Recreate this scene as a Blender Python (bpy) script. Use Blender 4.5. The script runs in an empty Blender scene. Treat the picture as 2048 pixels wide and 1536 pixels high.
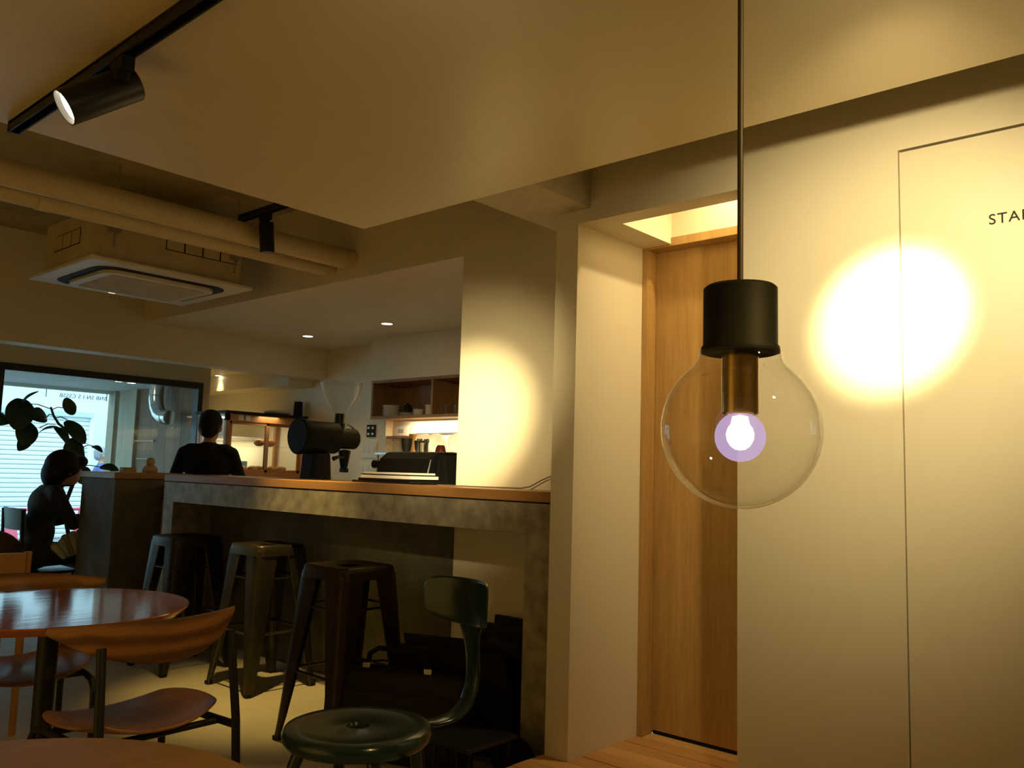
import bpy, bmesh, math, random
from mathutils import Vector, Matrix
random.seed(7)
sc = bpy.context.scene
COL = sc.collection
PI = math.pi
R = math.radians

# ------------------------------------------------------------------ camera
cam = bpy.data.cameras.new('camera'); camo = bpy.data.objects.new('camera', cam); COL.objects.link(camo)
yaw, pit, rol = R(41.590), R(5.985), R(1.644)
fwd = Vector((-math.sin(yaw)*math.cos(pit), math.cos(yaw)*math.cos(pit), math.sin(pit)))
rgt = Vector((math.cos(yaw), math.sin(yaw), 0)); up = rgt.cross(fwd)
r2 = rgt*math.cos(rol)+up*math.sin(rol); u2 = -rgt*math.sin(rol)+up*math.cos(rol)
camo.matrix_world = Matrix.Translation((0, 0, 1.17)) @ Matrix((r2, u2, -fwd)).transposed().to_4x4()
cam.sensor_width = 36; cam.lens = 1695.25*36/2048; cam.clip_start = .02; cam.clip_end = 200
sc.camera = camo

# ------------------------------------------------------------------ world, exposure
w = bpy.data.worlds.new('world'); sc.world = w; w.use_nodes = True
bg = w.node_tree.nodes['Background']; bg.inputs[0].default_value = (.50, .84, 1, 1); bg.inputs[1].default_value = 3.6
sc.view_settings.view_transform = 'Standard'; sc.view_settings.look = 'None'
sc.view_settings.exposure = 0; sc.view_settings.gamma = 1; sc.view_settings.use_curve_mapping = False
sc.cycles.use_denoising = True
sc.cycles.max_bounces = 10; sc.cycles.diffuse_bounces = 6; sc.cycles.transparent_max_bounces = 16
sc.cycles.sample_clamp_indirect = 4
WARM = (1, .68, .20)
GAIN = 1.75
SPOTC = (1, .78, .40)

def aim(o, d):
    o.rotation_euler = Vector(d).to_track_quat('-Z', 'Y').to_euler()
def lamp(kind, name, loc, power, color=WARM, d=(0, 0, -1), size=.03, angle=60, blend=.8, parent=None, **kw):
    l = bpy.data.lights.new(name, kind); l.energy = power*GAIN; l.color = color
    if kind in ('SPOT', 'POINT'): l.shadow_soft_size = size
    if kind == 'SPOT': l.spot_size = R(angle); l.spot_blend = blend
    if kind == 'AREA':
        l.shape = kw.get('shape', 'DISK'); l.size = size
        if 'size_y' in kw: l.size_y = kw['size_y']
    o = bpy.data.objects.new(name, l); COL.objects.link(o); o.location = loc; aim(o, d)
    if parent: o.parent = parent; o.location = Vector(loc)-parent.location
    return o

# ------------------------------------------------------------------ materials
MATS = {}
def nodes(name):
    m = bpy.data.materials.new(name); m.use_nodes = True
    nt = m.node_tree; b = nt.nodes['Principled BSDF']; return m, nt, b
def mat(name, col, rough=.5, metal=0., spec=.5, noise=0., nscale=6., bump=0., bscale=60., coat=0., stretch=(1, 1, 1)):
    if name in MATS: return MATS[name]
    m, nt, b = nodes(name)
    b.inputs['Base Color'].default_value = (*col, 1); b.inputs['Roughness'].default_value = rough
    b.inputs['Metallic'].default_value = metal; b.inputs['Specular IOR Level'].default_value = spec
    b.inputs['Coat Weight'].default_value = coat; b.inputs['Coat Roughness'].default_value = .08
    if noise or bump:
        tc = nt.nodes.new('ShaderNodeTexCoord'); mp = nt.nodes.new('ShaderNodeMapping'); mp.inputs['Scale'].default_value = stretch
        nt.links.new(tc.outputs['Object'], mp.inputs['Vector'])
    if noise:
        n = nt.nodes.new('ShaderNodeTexNoise'); n.inputs['Scale'].default_value = nscale; n.inputs['Detail'].default_value = 5
        nt.links.new(mp.outputs[0], n.inputs['Vector'])
        r = nt.nodes.new('ShaderNodeValToRGB'); r.color_ramp.elements[0].position = .3; r.color_ramp.elements[1].position = .7
        r.color_ramp.elements[0].color = (*[max(0, c*(1-noise)) for c in col], 1); r.color_ramp.elements[1].color = (*[min(1, c*(1+noise)) for c in col], 1)
        nt.links.new(n.outputs['Fac'], r.inputs['Fac']); nt.links.new(r.outputs[0], b.inputs['Base Color'])
    if bump:
        n2 = nt.nodes.new('ShaderNodeTexNoise'); n2.inputs['Scale'].default_value = bscale; n2.inputs['Detail'].default_value = 4
        nt.links.new(mp.outputs[0], n2.inputs['Vector'])
        bp = nt.nodes.new('ShaderNodeBump'); bp.inputs['Strength'].default_value = bump; bp.inputs['Distance'].default_value = .004
        nt.links.new(n2.outputs['Fac'], bp.inputs['Height']); nt.links.new(bp.outputs[0], b.inputs['Normal'])
    MATS[name] = m; return m
def wood(name, c0, c1, axis='z', scale=9., rough=.45, coat=0., rings=0.):
    if name in MATS: return MATS[name]
    m, nt, b = nodes(name)
    tc = nt.nodes.new('ShaderNodeTexCoord'); mp = nt.nodes.new('ShaderNodeMapping')
    s = [1., 1., 1.]; s['xyz'.index(axis)] = .07
    mp.inputs['Scale'].default_value = s
    nt.links.new(tc.outputs['Object'], mp.inputs['Vector'])
    n = nt.nodes.new('ShaderNodeTexNoise'); n.inputs['Scale'].default_value = scale; n.inputs['Detail'].default_value = 6; n.inputs['Roughness'].default_value = .65
    nt.links.new(mp.outputs[0], n.inputs['Vector'])
    n2 = nt.nodes.new('ShaderNodeTexNoise'); n2.inputs['Scale'].default_value = scale*7; n2.inputs['Detail'].default_value = 3
    nt.links.new(mp.outputs[0], n2.inputs['Vector'])
    mx = nt.nodes.new('ShaderNodeMix'); mx.data_type = 'FLOAT'; mx.inputs[0].default_value = .35
    nt.links.new(n.outputs['Fac'], mx.inputs[2]); nt.links.new(n2.outputs['Fac'], mx.inputs[3])
    src = mx.outputs[0]
    if rings:
        wv = nt.nodes.new('ShaderNodeTexWave'); wv.wave_type = 'RINGS'; wv.inputs['Scale'].default_value = rings; wv.inputs['Distortion'].default_value = 3
        wv.inputs['Detail'].default_value = 2; nt.links.new(mp.outputs[0], wv.inputs['Vector'])
        m2 = nt.nodes.new('ShaderNodeMix'); m2.data_type = 'FLOAT'; m2.inputs[0].default_value = .45
        nt.links.new(src, m2.inputs[2]); nt.links.new(wv.outputs['Fac'], m2.inputs[3]); src = m2.outputs[0]
    r = nt.nodes.new('ShaderNodeValToRGB'); r.color_ramp.elements[0].position = .32; r.color_ramp.elements[1].position = .68
    r.color_ramp.elements[0].color = (*c0, 1); r.color_ramp.elements[1].color = (*c1, 1)
    nt.links.new(src, r.inputs['Fac']); nt.links.new(r.outputs[0], b.inputs['Base Color'])
    b.inputs['Roughness'].default_value = rough; b.inputs['Coat Weight'].default_value = coat; b.inputs['Coat Roughness'].default_value = .12
    bp = nt.nodes.new('ShaderNodeBump'); bp.inputs['Strength'].default_value = .12; bp.inputs['Distance'].default_value = .002
    nt.links.new(n2.outputs['Fac'], bp.inputs['Height']); nt.links.new(bp.outputs[0], b.inputs['Normal'])
    if name == 'table_wood': b.inputs['Specular IOR Level'].default_value = .38
    MATS[name] = m; return m
def emit(name, col, strength):
    if name in MATS: return MATS[name]
    m, nt, b = nodes(name); b.inputs['Base Color'].default_value = (*col, 1)
    b.inputs['Emission Color'].default_value = (*col, 1); b.inputs['Emission Strength'].default_value = strength
    MATS[name] = m; return m
def glass(name, tint=(1, 1, 1), gain=1.0, ior=1.45, rough=0.):
    if name in MATS: return MATS[name]
    m = bpy.data.materials.new(name); m.use_nodes = True; nt = m.node_tree; nt.nodes.clear()
    o = nt.nodes.new('ShaderNodeOutputMaterial'); mx = nt.nodes.new('ShaderNodeMixShader')
    t = nt.nodes.new('ShaderNodeBsdfTransparent'); t.inputs[0].default_value = (*tint, 1)
    g = nt.nodes.new('ShaderNodeBsdfGlossy'); g.inputs['Roughness'].default_value = rough
    f = nt.nodes.new('ShaderNodeLayerWeight'); f.inputs[0].default_value = .5
    pw = nt.nodes.new('ShaderNodeMath'); pw.operation = 'POWER'; pw.inputs[1].default_value = 3.2
    mu = nt.nodes.new('ShaderNodeMath'); mu.operation = 'MULTIPLY_ADD'; mu.inputs[1].default_value = .42*gain; mu.inputs[2].default_value = .04*gain
    nt.links.new(f.outputs['Facing'], pw.inputs[0]); nt.links.new(pw.outputs[0], mu.inputs[0]); nt.links.new(mu.outputs[0], mx.inputs[0])
    nt.links.new(t.outputs[0], mx.inputs[1]); nt.links.new(g.outputs[0], mx.inputs[2]); nt.links.new(mx.outputs[0], o.inputs[0])
    MATS[name] = m; return m

PAINT = mat('paint_wall', (.76, .70, .545), .42, spec=.35, noise=.015, nscale=2, bump=.05, bscale=120)
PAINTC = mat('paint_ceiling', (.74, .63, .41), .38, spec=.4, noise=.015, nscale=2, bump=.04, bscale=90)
ROUGHP = mat('rough_plaster', (.62, .56, .40), .9, noise=.06, nscale=30, bump=.5, bscale=160)
RAW = mat('raw_ceiling', (.44, .375, .24), .9, noise=.18, nscale=5, bump=.4, bscale=40)
CONC = mat('concrete_floor', (.46, .41, .29), .55, noise=.12, nscale=3, bump=.08, bscale=50)
GALV = mat('galvanised', (.34, .31, .23), .5, metal=.3, noise=.35, nscale=14, bump=.05, bscale=30)
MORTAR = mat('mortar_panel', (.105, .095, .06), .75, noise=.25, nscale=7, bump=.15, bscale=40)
BLOCKM = mat('block_panel', (.13, .12, .09), .7, noise=.2, nscale=8, bump=.1, bscale=40)
OAK = wood('oak_veneer', (.34, .185, .055), (.50, .31, .105), 'z', 14, .5)
OAKX = wood('oak_counter', (.36, .17, .05), (.50, .27, .09), 'x', 14, .42)
DECK = wood('deck_plank', (.40, .19, .055), (.58, .31, .10), 'x', 11, .5)
DECK2 = wood('deck_plank_light', (.50, .27, .085), (.66, .38, .14), 'x', 11, .5)
CHW = wood('chair_wood', (.12, .045, .013), (.30, .125, .035), 'y', 12, .4, .08, 6)
TBW = wood('table_wood', (.30, .085, .022), (.40, .125, .034), 'y', 8, .075, 0.)
TBW2 = wood('table_wood_worn', (.20, .098, .026), (.32, .165, .046), 'y', 16, .45)
CABW = wood('cabinet_wood', (.20, .105, .04), (.33, .19, .08), 'z', 12, .5)
CASEW = wood('case_wood', (.30, .13, .04), (.44, .21, .07), 'z', 12, .45)
PLY = wood('plywood', (.11, .055, .018), (.20, .105, .038), 'z', 7, .6)
POSTW = wood('weathered_wood', (.26, .22, .15), (.40, .35, .25), 'z', 8, .65)
BLK = mat('black_metal', (.010, .009, .008), .42, spec=.3)
BLKM = mat('black_matte', (.012, .011, .008), .6, spec=.2)
BLKP = mat('black_plastic', (.006, .006, .006), .12, spec=.5)
BRASS = mat('brass', (.62, .41, .13), .2, metal=1.)
CHROME = mat('chrome', (.75, .73, .70), .15, metal=1.)
STEEL = mat('steel', (.55, .53, .50), .3, metal=1.)
GUN = mat('gunmetal', (.05, .044, .034), .36, metal=.8, noise=.2, nscale=9)
GUNW = mat('worn_gunmetal', (.085, .073, .048), .36, metal=.8, noise=.3, nscale=9)
GUNR = mat('rust_gunmetal', (.045, .028, .02), .36, metal=.7, noise=.25, nscale=9)
GREEN = mat('green_enamel', (.009, .028, .023), .2, spec=.4, coat=.12)
PIPEM = mat('pipe_paint', (.62, .52, .33), .5, noise=.04, nscale=8)
ACW = mat('ac_white', (.72, .68, .58), .4, noise=.03, nscale=5)
ACB = mat('ac_body', (.56, .48, .31), .7, noise=.12, nscale=9)
WHITE = mat('white_ceramic', (.75, .73, .68), .25)
WPLAS = mat('white_plastic', (.70, .68, .62), .4)
FRAMEM = mat('window_frame', (.014, .013, .012), .4)
FABB = mat('black_fabric', (.010, .009, .010), .85, spec=.2)
BAGM = mat('bag_fabric', (.014, .011, .012), .7, spec=.3, bump=.2, bscale=200)
SKIN = mat('skin', (.48, .27, .17), .5)
HAIRD = mat('hair_dark', (.010, .007, .005), .6, spec=.2, noise=.4, nscale=40, stretch=(1, 1, .2))
HAIRG = mat('hair_grey', (.30, .29, .32), .6, noise=.3, nscale=40)
BREAD = mat('bread', (.42, .17, .04), .5, noise=.4, nscale=14)
LEAF = mat('leaf', (.018, .05, .022), .35, spec=.5, noise=.25, nscale=9)
STEM = mat('stem', (.045, .05, .03), .7, noise=.3, nscale=20)
GLS = glass('clear_glass', (.985, .98, .96), 1.35)
PANE = glass('pane_glass', (.95, .98, .97), .55)
HOPG = glass('hopper_glass', (.97, .96, .93), .9)
LENS = emit('lamp_lens', (1, .88, .62), 22)
DLENS = emit('downlight_lens', (1, .88, .62), 14)
PINK = mat('cone_pink', (.80, .10, .17), .5)
SHUT = mat('shutter_paint', (.82, .85, .84), .5)
OUTW = mat('outside_wall', (.70, .74, .76), .7, noise=.03, nscale=2)
ASPH = mat('asphalt', (.13, .135, .14), .85, noise=.1, nscale=30)

# ------------------------------------------------------------------ mesh helpers
class MB:
    def __init__(s): s.v = []; s.f = []
    def add(s, v, f):
        n = len(s.v); s.v += [tuple(p) for p in v]; s.f += [tuple(i+n for i in q) for q in f]; return s
    def box(s, x0, x1, y0, y1, z0, z1):
        v = [(x, y, z) for z in (z0, z1) for y in (y0, y1) for x in (x0, x1)]
        return s.add(v, [(0, 2, 3, 1), (4, 5, 7, 6), (0, 1, 5, 4), (2, 6, 7, 3), (0, 4, 6, 2), (1, 3, 7, 5)])
    def obox(s, c, ax, ay, az, h):
        c = Vector(c); A = [Vector(a).normalized()*k for a, k in zip((ax, ay, az), h)]
        v = [c+A[0]*i+A[1]*j+A[2]*k for k in (-1, 1) for j in (-1, 1) for i in (-1, 1)]
        return s.add(v, [(0, 2, 3, 1), (4, 5, 7, 6), (0, 1, 5, 4), (2, 6, 7, 3), (0, 4, 6, 2), (1, 3, 7, 5)])
    def tube(s, path, r, n=10, cap=True):
        P = [Vector(p) for p in path]; rs = r if isinstance(r, (list, tuple)) else [r]*len(P)
        rings = []; nrm = None
        for i, p in enumerate(P):
            t = (P[min(i+1, len(P)-1)]-P[max(i-1, 0)]).normalized()
            if nrm is None:
                nrm = t.cross(Vector((0, 0, 1)) if abs(t.z) < .9 else Vector((1, 0, 0))).normalized()
            else:
                nrm = (nrm-t*nrm.dot(t)).normalized()
            b = t.cross(nrm)
            rings.append([p+(nrm*math.cos(2*PI*k/n)+b*math.sin(2*PI*k/n))*rs[i] for k in range(n)])
        v = [q for rg in rings for q in rg]; f = []
        for i in range(len(P)-1):
            for k in range(n):
                a = i*n+k; b_ = i*n+(k+1) % n; f.append((a, b_, b_+n, a+n))
        if cap: f.append(tuple(range(n-1, -1, -1))); f.append(tuple((len(P)-1)*n+k for k in range(n)))
        return s.add(v, f)
    def lathe(s, prof, c=(0, 0, 0), n=28, d=(0, 0, 1), closed=False):
        q = Vector((0, 0, 1)).rotation_difference(Vector(d).normalized()); c = Vector(c)
        v = []; f = []
        for r, z in prof:
            for k in range(n):
                a = 2*PI*k/n; v.append(c+q @ Vector((r*math.cos(a), r*math.sin(a), z)))
        m = len(prof); rng = range(m if closed else m-1)
        for i in rng:
            j = (i+1) % m
            for k in range(n):
                f.append((i*n+k, i*n+(k+1) % n, j*n+(k+1) % n, j*n+k))
        if not closed:
            if prof[0][0] > 1e-6: f.append(tuple(range(n-1, -1, -1)))
            if prof[-1][0] > 1e-6: f.append(tuple((m-1)*n+k for k in range(n)))
        return s.add(v, f)
    def ell(s, c, r, n=16, m=10, rot=None):
        c = Vector(c); r = (r, r, r) if not isinstance(r, (tuple, list)) else r
        v = []; f = []
        for i in range(m+1):
            th = PI*i/m
            for k in range(n):
                a = 2*PI*k/n; p = Vector((r[0]*math.sin(th)*math.cos(a), r[1]*math.sin(th)*math.sin(a), r[2]*math.cos(th)))
                if rot: p = rot @ p
                v.append(c+p)
        for i in range(m):
            for k in range(n): f.append((i*n+k, (i+1)*n+k, (i+1)*n+(k+1) % n, i*n+(k+1) % n))
        return s.add(v, f)
    def cap(s, a, b, ra, rb, n=12):
        a = Vector(a); b = Vector(b); s.tube([a, b], [ra, rb], n); s.ell(a, ra, n, 8); s.ell(b, rb, n, 8); return s
    def prism(s, poly, axis, a, b):
        n = len(poly); i = 'xyz'.index(axis)
        def mk(p, t):
            q = list(p); q.insert(i, t); return q
        v = [mk(p, a) for p in poly]+[mk(p, b) for p in poly]
        return s.add(v, [tuple(range(n-1, -1, -1)), tuple(range(n, 2*n))]+[(k, (k+1) % n, n+(k+1) % n, n+k) for k in range(n)])
    def grid(s, pts, thick_pts):
        """two matching point grids (rows x cols) closed into a solid"""
        R_ = len(pts); C_ = len(pts[0]); v = [p for row in pts for p in row]+[p for row in thick_pts for p in row]
        N = R_*C_; f = []
        for i in range(R_-1):
            for j in range(C_-1):
                a = i*C_+j; f.append((a, a+1, a+C_+1, a+C_)); f.append((N+a, N+a+C_, N+a+C_+1, N+a+1))
        edge = [(0, j) for j in range(C_)]+[(i, C_-1) for i in range(1, R_)]+[(R_-1, j) for j in range(C_-2, -1, -1)]+[(i, 0) for i in range(R_-2, 0, -1)]
        for k in range(len(edge)):
            a = edge[k][0]*C_+edge[k][1]; b = edge[(k+1) % len(edge)]; b = b[0]*C_+b[1]
            f.append((a, N+a, N+b, b))
        return s.add(v, f)
    def mesh(s, name, off=(0, 0, 0)):
        m = bpy.data.meshes.new(name); o = Vector(off)
        m.from_pydata([Vector(p)-o for p in s.v], [], s.f); m.update()
        bm = bmesh.new(); bm.from_mesh(m); bmesh.ops.remove_doubles(bm, verts=bm.verts, dist=1e-5); bmesh.ops.recalc_face_normals(bm, faces=bm.faces); bm.to_mesh(m); bm.free()
        return m
    def build(s, name, mt, parent=None, smooth=True, bevel=0., seg=2, label=None, sub=0):
        off = WPOS(parent) if parent else (0, 0, 0)
        m = s.mesh(name, off); m.materials.append(mt)
        o = bpy.data.objects.new(name, m); COL.objects.link(o)
        if parent: o.parent = parent
        if smooth and len(m.polygons):
            m.polygons.foreach_set('use_smooth', [True]*len(m.polygons)); m.set_sharp_from_angle(angle=R(38))
        if bevel:
            b = o.modifiers.new('bevel', 'BEVEL'); b.width = bevel; b.segments = seg; b.limit_method = 'ANGLE'; b.angle_limit = R(40); b.harden_normals = False
        if sub:
            b = o.modifiers.new('subsurf', 'SUBSURF'); b.levels = sub; b.render_levels = sub
        if label: o['label'] = label
        return o
def WPOS(o):
    p = Vector((0, 0, 0))
    while o: p = p+o.location; o = o.parent
    return p
def tag(o, label, cat, group=None):
    o['label'] = label; o['category'] = cat
    if group: o['group'] = group
    return o
def thing(name, label, cat, loc=(0, 0, 0), group=None):
    o = bpy.data.objects.new(name, None); COL.objects.link(o); o.location = loc; o.empty_display_size = .1
    return tag(o, label, cat, group)
def struct(o, label=None):
    o['kind'] = 'structure'
    if label: o['label'] = label
    return o
def dup(root, loc, rotz=0., label=None):
    r = root.copy(); COL.objects.link(r); r.location = loc; r.rotation_euler = (0, 0, rotz)
    if label: r['label'] = label
    for ch in [c for c in root.children]:
        c = ch.copy(); COL.objects.link(c); c.parent = r
        for g in [g for g in ch.children]:
            d = g.copy(); COL.objects.link(d); d.parent = c
    return r
def text(s, name, mt, loc, rot, size, parent=None, mirror=False, extr=.0006):
    cu = bpy.data.curves.new(name, 'FONT'); cu.body = s; cu.size = size; cu.extrude = extr; cu.space_character = 1.12
    t = bpy.data.objects.new(name, cu); COL.objects.link(t)
    bpy.context.view_layer.update()
    dg = bpy.context.evaluated_depsgraph_get(); m = bpy.data.meshes.new_from_object(t.evaluated_get(dg)); bpy.data.objects.remove(t)
    m.materials.clear(); m.materials.append(mt)
    if mirror:
        for v in m.vertices: v.co.x = -v.co.x
    o = bpy.data.objects.new(name, m); COL.objects.link(o)
    o.rotation_euler = rot; o.location = loc
    if parent: o.parent = parent; o.location = Vector(loc)-WPOS(parent)
    return o

# ================================================================== STRUCTURE
YP, YB, ZC, ZK, ZR = 2.585, 2.92, 2.203, 2.237, 2.75
XW = -7.2
struct(MB().box(-7.35, 2.3, -2.4, 5.0, -.12, 0).build('floor', CONC, smooth=False), 'worn grey concrete floor')
# main white ceiling slab and the higher raw ceiling behind it
struct(MB().box(-2.876, 2.2, -2.3, 2.243, ZC, ZC+.10).build('ceiling', PAINTC, smooth=False), 'smooth white ceiling slab')
struct(MB().box(-7.35, 2.3, -2.4, 2.92, ZR, ZR+.1).box(-8.5, -6.37, 2.92, 5.0, ZR, ZR+.1).build('ceiling', RAW, smooth=False), 'raw concrete ceiling above the pipes')
struct(MB().box(-6.40, -2.2, 2.96, 4.95, ZK, ZK+.1).build('ceiling', PAINT, smooth=False), 'kitchen ceiling with downlights')
# boxed beam between slab and bar wall
struct(MB().box(-2.22, -1.912, 2.243, YP, ZC, ZR).box(-2.22, -2.078, YP, YB, ZC, ZR).build('ceiling_box', ROUGHP, smooth=False), 'boxed beam with rough underside')
# wall with the staff door
wr = MB()
wr.box(-1.912, 2.2, YP, YP+.10, 2.174, ZR).box(-2.078, -1.912, YP, YP+.10, 2.149, ZC).box(-1.912, -1.295, YP, YP+.10, 2.149, 2.174)
wr.box(-1.295, -.777, YP, YP+.12, 0, 2.174).box(.08, 2.2, YP, YP+.12, 0, 2.174)
wr.box(-.777, .08, YP, YP+.12, 2.163, 2.174)
struct(wr.build('wall_right', PAINT, smooth=False), 'white painted wall with flush door')
struct(MB().box(-.777, .08, YP+.045, YP+.12, 0, 2.163).build('wall_right_lining', BLKM, smooth=False), 'dark gap behind the flush door')
d1 = bpy.data.objects.new('door_1', None); COL.objects.link(d1); d1.location = (-.35, YP, .12); struct(d1, 'flush white staff door')
MB().box(-.773, .076, YP+.0005, YP+.042, .125, 2.155).build('door_panel', PAINT, d1, smooth=False)
text('STAFF', 'lettering', BLKM, (-.541, YP-.0012, 1.893), (PI/2, 0, 0), .0415, d1)
# pillar and niche with the oak door
nl = MB().box(-2.078, -1.970, YP, 3.20, 0, 2.149)
nl.box(-2.078, -1.83, YP+.10, 3.05, 2.149, 2.19)
struct(nl.build('wall_pillar', PAINT, smooth=False), 'white pillar end of the niche wall')
nb = MB().box(-2.078, -1.295, 3.05, 3.20, 2.172, 2.62).box(-1.295, -1.2, YP+.12, 3.25, 0, 2.62).box(-2.078, -1.83, YP+.10, 3.05, 2.19, 2.62)
nb.box(-2.078, -1.2, YP+.10, 3.2, 2.62, 2.68)
struct(nb.build('wall_niche', PAINT, smooth=False), 'white niche above the oak door')
d2 = bpy.data.objects.new('door_2', None); COL.objects.link(d2); d2.location = (-1.63, 3.12, .12); struct(d2, 'oak veneer door in the niche')
MB().box(-1.945, -1.25, 3.118, 3.15, .135, 2.14).build('door_leaf', OAK, d2, smooth=False, bevel=.002)
MB().box(-1.970, -1.945, 3.045, 3.17, .12, 2.175).box(-1.945, -1.25, 3.045, 3.17, 2.14, 2.175).build('door_frame', OAK, d2, smooth=False, bevel=.002)
MB().box(-1.945, -1.25, 3.13, 3.16, .115, .137).build('door_gap', BLKM, d2, smooth=False)
# bar wall: bright wall, header over the kitchen opening, inner face
wb = MB().box(-2.936, -2.05, YB, YB+.04, 0, ZR).box(-6.37, -2.936, YB, YB+.04, ZK, ZR)
struct(wb.build('wall_bar', PAINT, smooth=False), 'white wall above the bar with kitchen opening')
struct(MB().box(-2.2, -2.05, YB+.04, 4.95, 0, ZK).build('wall_kitchen_right', PAINT, smooth=False))
wk = MB().box(-8.5, -5.50, 4.62, 4.72, 0, ZK+.05).box(-5.50, -2.2, 4.70, 4.80, 0, ZK+.05)
struct(wk.build('wall_kitchen_back', PAINT, smooth=False), 'kitchen back wall')
# deep beam across the room
struct(MB().box(-6.56, -6.37, -2.3, 4.62, 1.965, ZR).build('ceiling_beam', PAINT, smooth=False, bevel=.004), 'deep painted beam across the room')
# window wall
ww = MB().box(XW-.1, XW, 2.1, 3.95, 1.90, ZR).box(XW-.1, XW, -2.4, 2.1, 1.90, ZR).box(XW-.1, XW, 3.87, 3.95, .30, 1.90)
ww.box(XW-.1, XW, -2.4, 3.95, -.1, .30).box(XW-.1, XW, -2.4, 1.4, .3, 1.9)  # unseen end of the window walled up to cut the blue daylight
ww.box(XW-.1, -6.57, 3.95, 4.62, 2.125, ZR)
struct(ww.build('wall_window', PAINT, smooth=False), 'wall around the street window')
# bakery recess past the window end
br = MB().box(-8.5, -8.4, 3.95, 4.62, 0, 2.05).box(-8.4, XW-.1, 3.90, 3.95, 0, 2.05).box(-8.5, -6.5, 3.9, 4.62, 2.05, 2.12).box(-8.4, -6.57, 4.36, 4.62, 1.90, 2.05)
struct(br.build('wall_recess', PAINT, smooth=False), 'white recess behind the bakery case')
struct(MB().box(-7.3, 2.3, -2.4, -2.3, 0, ZR).build('wall_rear', PAINT, smooth=False))
struct(MB().box(2.2, 2.3, -2.4, 3.3, 0, ZR).build('wall_side', PAINT, smooth=False))
# window: frames and panes
wn = bpy.data.objects.new('window_1', None); COL.objects.link(wn); wn.location = (XW, 1.6, .3); struct(wn, 'black framed street window')
MB().box(XW-.06, XW+.03, 1.4, 3.87, 1.845, 1.90).build('frame_rail', FRAMEM, wn, smooth=False, bevel=.002)
MB().box(XW-.06, XW+.03, 1.4, 3.87, .30, .35).build('frame_rail', FRAMEM, wn, smooth=False, bevel=.002)
for y0, y1 in ((3.825, 3.87), (2.165, 2.245), (1.4, 1.46)):
    MB().box(XW-.06, XW+.03, y0, y1, .35, 1.845).build('mullion', FRAMEM, wn, smooth=False, bevel=.002)
for y0, y1 in ((2.245, 3.825), (1.46, 2.165)):
    MB().box(XW-.018, XW-.012, y0, y1, .35, 1.845).build('pane', PANE, wn, smooth=False)

# plank platform
pf = thing('plank_platform', 'raised platform of narrow orange wooden planks by the pillar', 'platform', (-.5, 2.4, 0))
MB().box(-2.085, 2.15, 1.86, YP, 0, .095).box(-1.968, -1.297, YP, 3.12, 0, .095).build('platform_base', BLKM, pf, smooth=False)
y = 1.86; k = 0
while y < 3.10:
    x0, x1 = (-2.09, 2.15) if y+.045 < YP else (-1.969, -1.296)
    y1 = min(y+.0905, 3.125)
    if y < YP < y1: y1 = YP
    MB().box(x0, x1, y+.001, y1-.001, .095, .12-(k % 3)*.0006).build('plank', (DECK, DECK2, DECK)[(k*7) % 3], pf, smooth=False, bevel=.0015, seg=1)
    y = y1+.0015; k += 1

# ================================================================== LIGHT FIXTURES
def make_track(name, label, x0, x1, y, z, w_=.034, h=.033):
    t = thing(name, label, 'light track', ((x0+x1)/2, y, z))
    MB().box(x0, x1, y-w_/2, y-w_/2+.006, z-h, z).box(x0, x1, y+w_/2-.006, y+w_/2, z-h, z).box(x0, x1, y-w_/2, y+w_/2, z-.012, z).build('rail', BLK, t, smooth=False, bevel=.001)
    MB().box(x0-.006, x0+.004, y-w_/2-.001, y+w_/2+.001, z-h-.001, z).build('end_cap', BLK, t, smooth=False, bevel=.001)
    return t
make_track('track_rail', 'long black lighting track on the smooth white ceiling', -2.845, 1.6, .855, ZC)
make_track('track_rail', 'short black lighting track hung over the white pipes', -3.965, -3.0, 2.29, 2.475)
struct(MB().box(-3.66, -3.64, 2.28, 2.30, 2.475, ZR).box(-3.2, -3.18, 2.28, 2.30, 2.475, ZR).build('trim_1', BLK, smooth=False))
def spot(label, top, center, d, power, angle, length=.19, r=.045, blend=.9, color=WARM, soft=.03, spill=0., sangle=75, inset=.02):
    """track spotlight: adapter at the rail, arm, cylindrical head"""
    d = Vector(d).normalized(); c = Vector(center); top = Vector(top)
    t = thing('track_spotlight', label, 'spotlight', top, 'black track spotlights')
    MB().box(top.x-.035, top.x+.035, top.y-.016, top.y+.016, top.z-.035, top.z).build('adapter', BLKM, t, smooth=False, bevel=.002)
    back = c-d*length*.28
    MB().tube([top-Vector((0, 0, .03)), top-Vector((0, 0, .05)), back], .008, 10).lathe([(0, 0), (.02, 0), (.02, .03), (0, .03)], top-Vector((0, 0, .062))).build('arm', BLKM, t)
    h = MB().lathe([(0, -length/2), (r*.96, -length/2), (r, -length/2+.004), (r, length/2), (r*.93, length/2), (r*.9, length/2-inset), (0, length/2-inset-.001)], c, 36, d).build('head', BLK, t)
    ln = MB().lathe([(0, 0), (r*.86, 0), (r*.86, .002), (0, .004)], c+d*(length/2-inset+.004), 30, d).build('lens', LENS, t)
    lamp('SPOT', 'spot_beam', c+d*(length/2+.01), power, color, d, soft, angle, blend, t)
    if spill: lamp('SPOT', 'spot_spill', c+d*(length/2+.012), spill, color, d, soft, sangle, 1., t)
    return t
spot('black spotlight on the long track, nearest the window end, lens glowing', (-2.09, .855, ZC-.033), (-2.135, .825, 2.080), (-.176, -.793, -.583), 200, 80)
spot('small black spotlight hanging from the short track beside the white pipes', (-3.735, 2.29, 2.442), (-3.722, 2.295, 2.318), (-.05, .14, -1), 90, 50, .15, .036, inset=.06)
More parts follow.
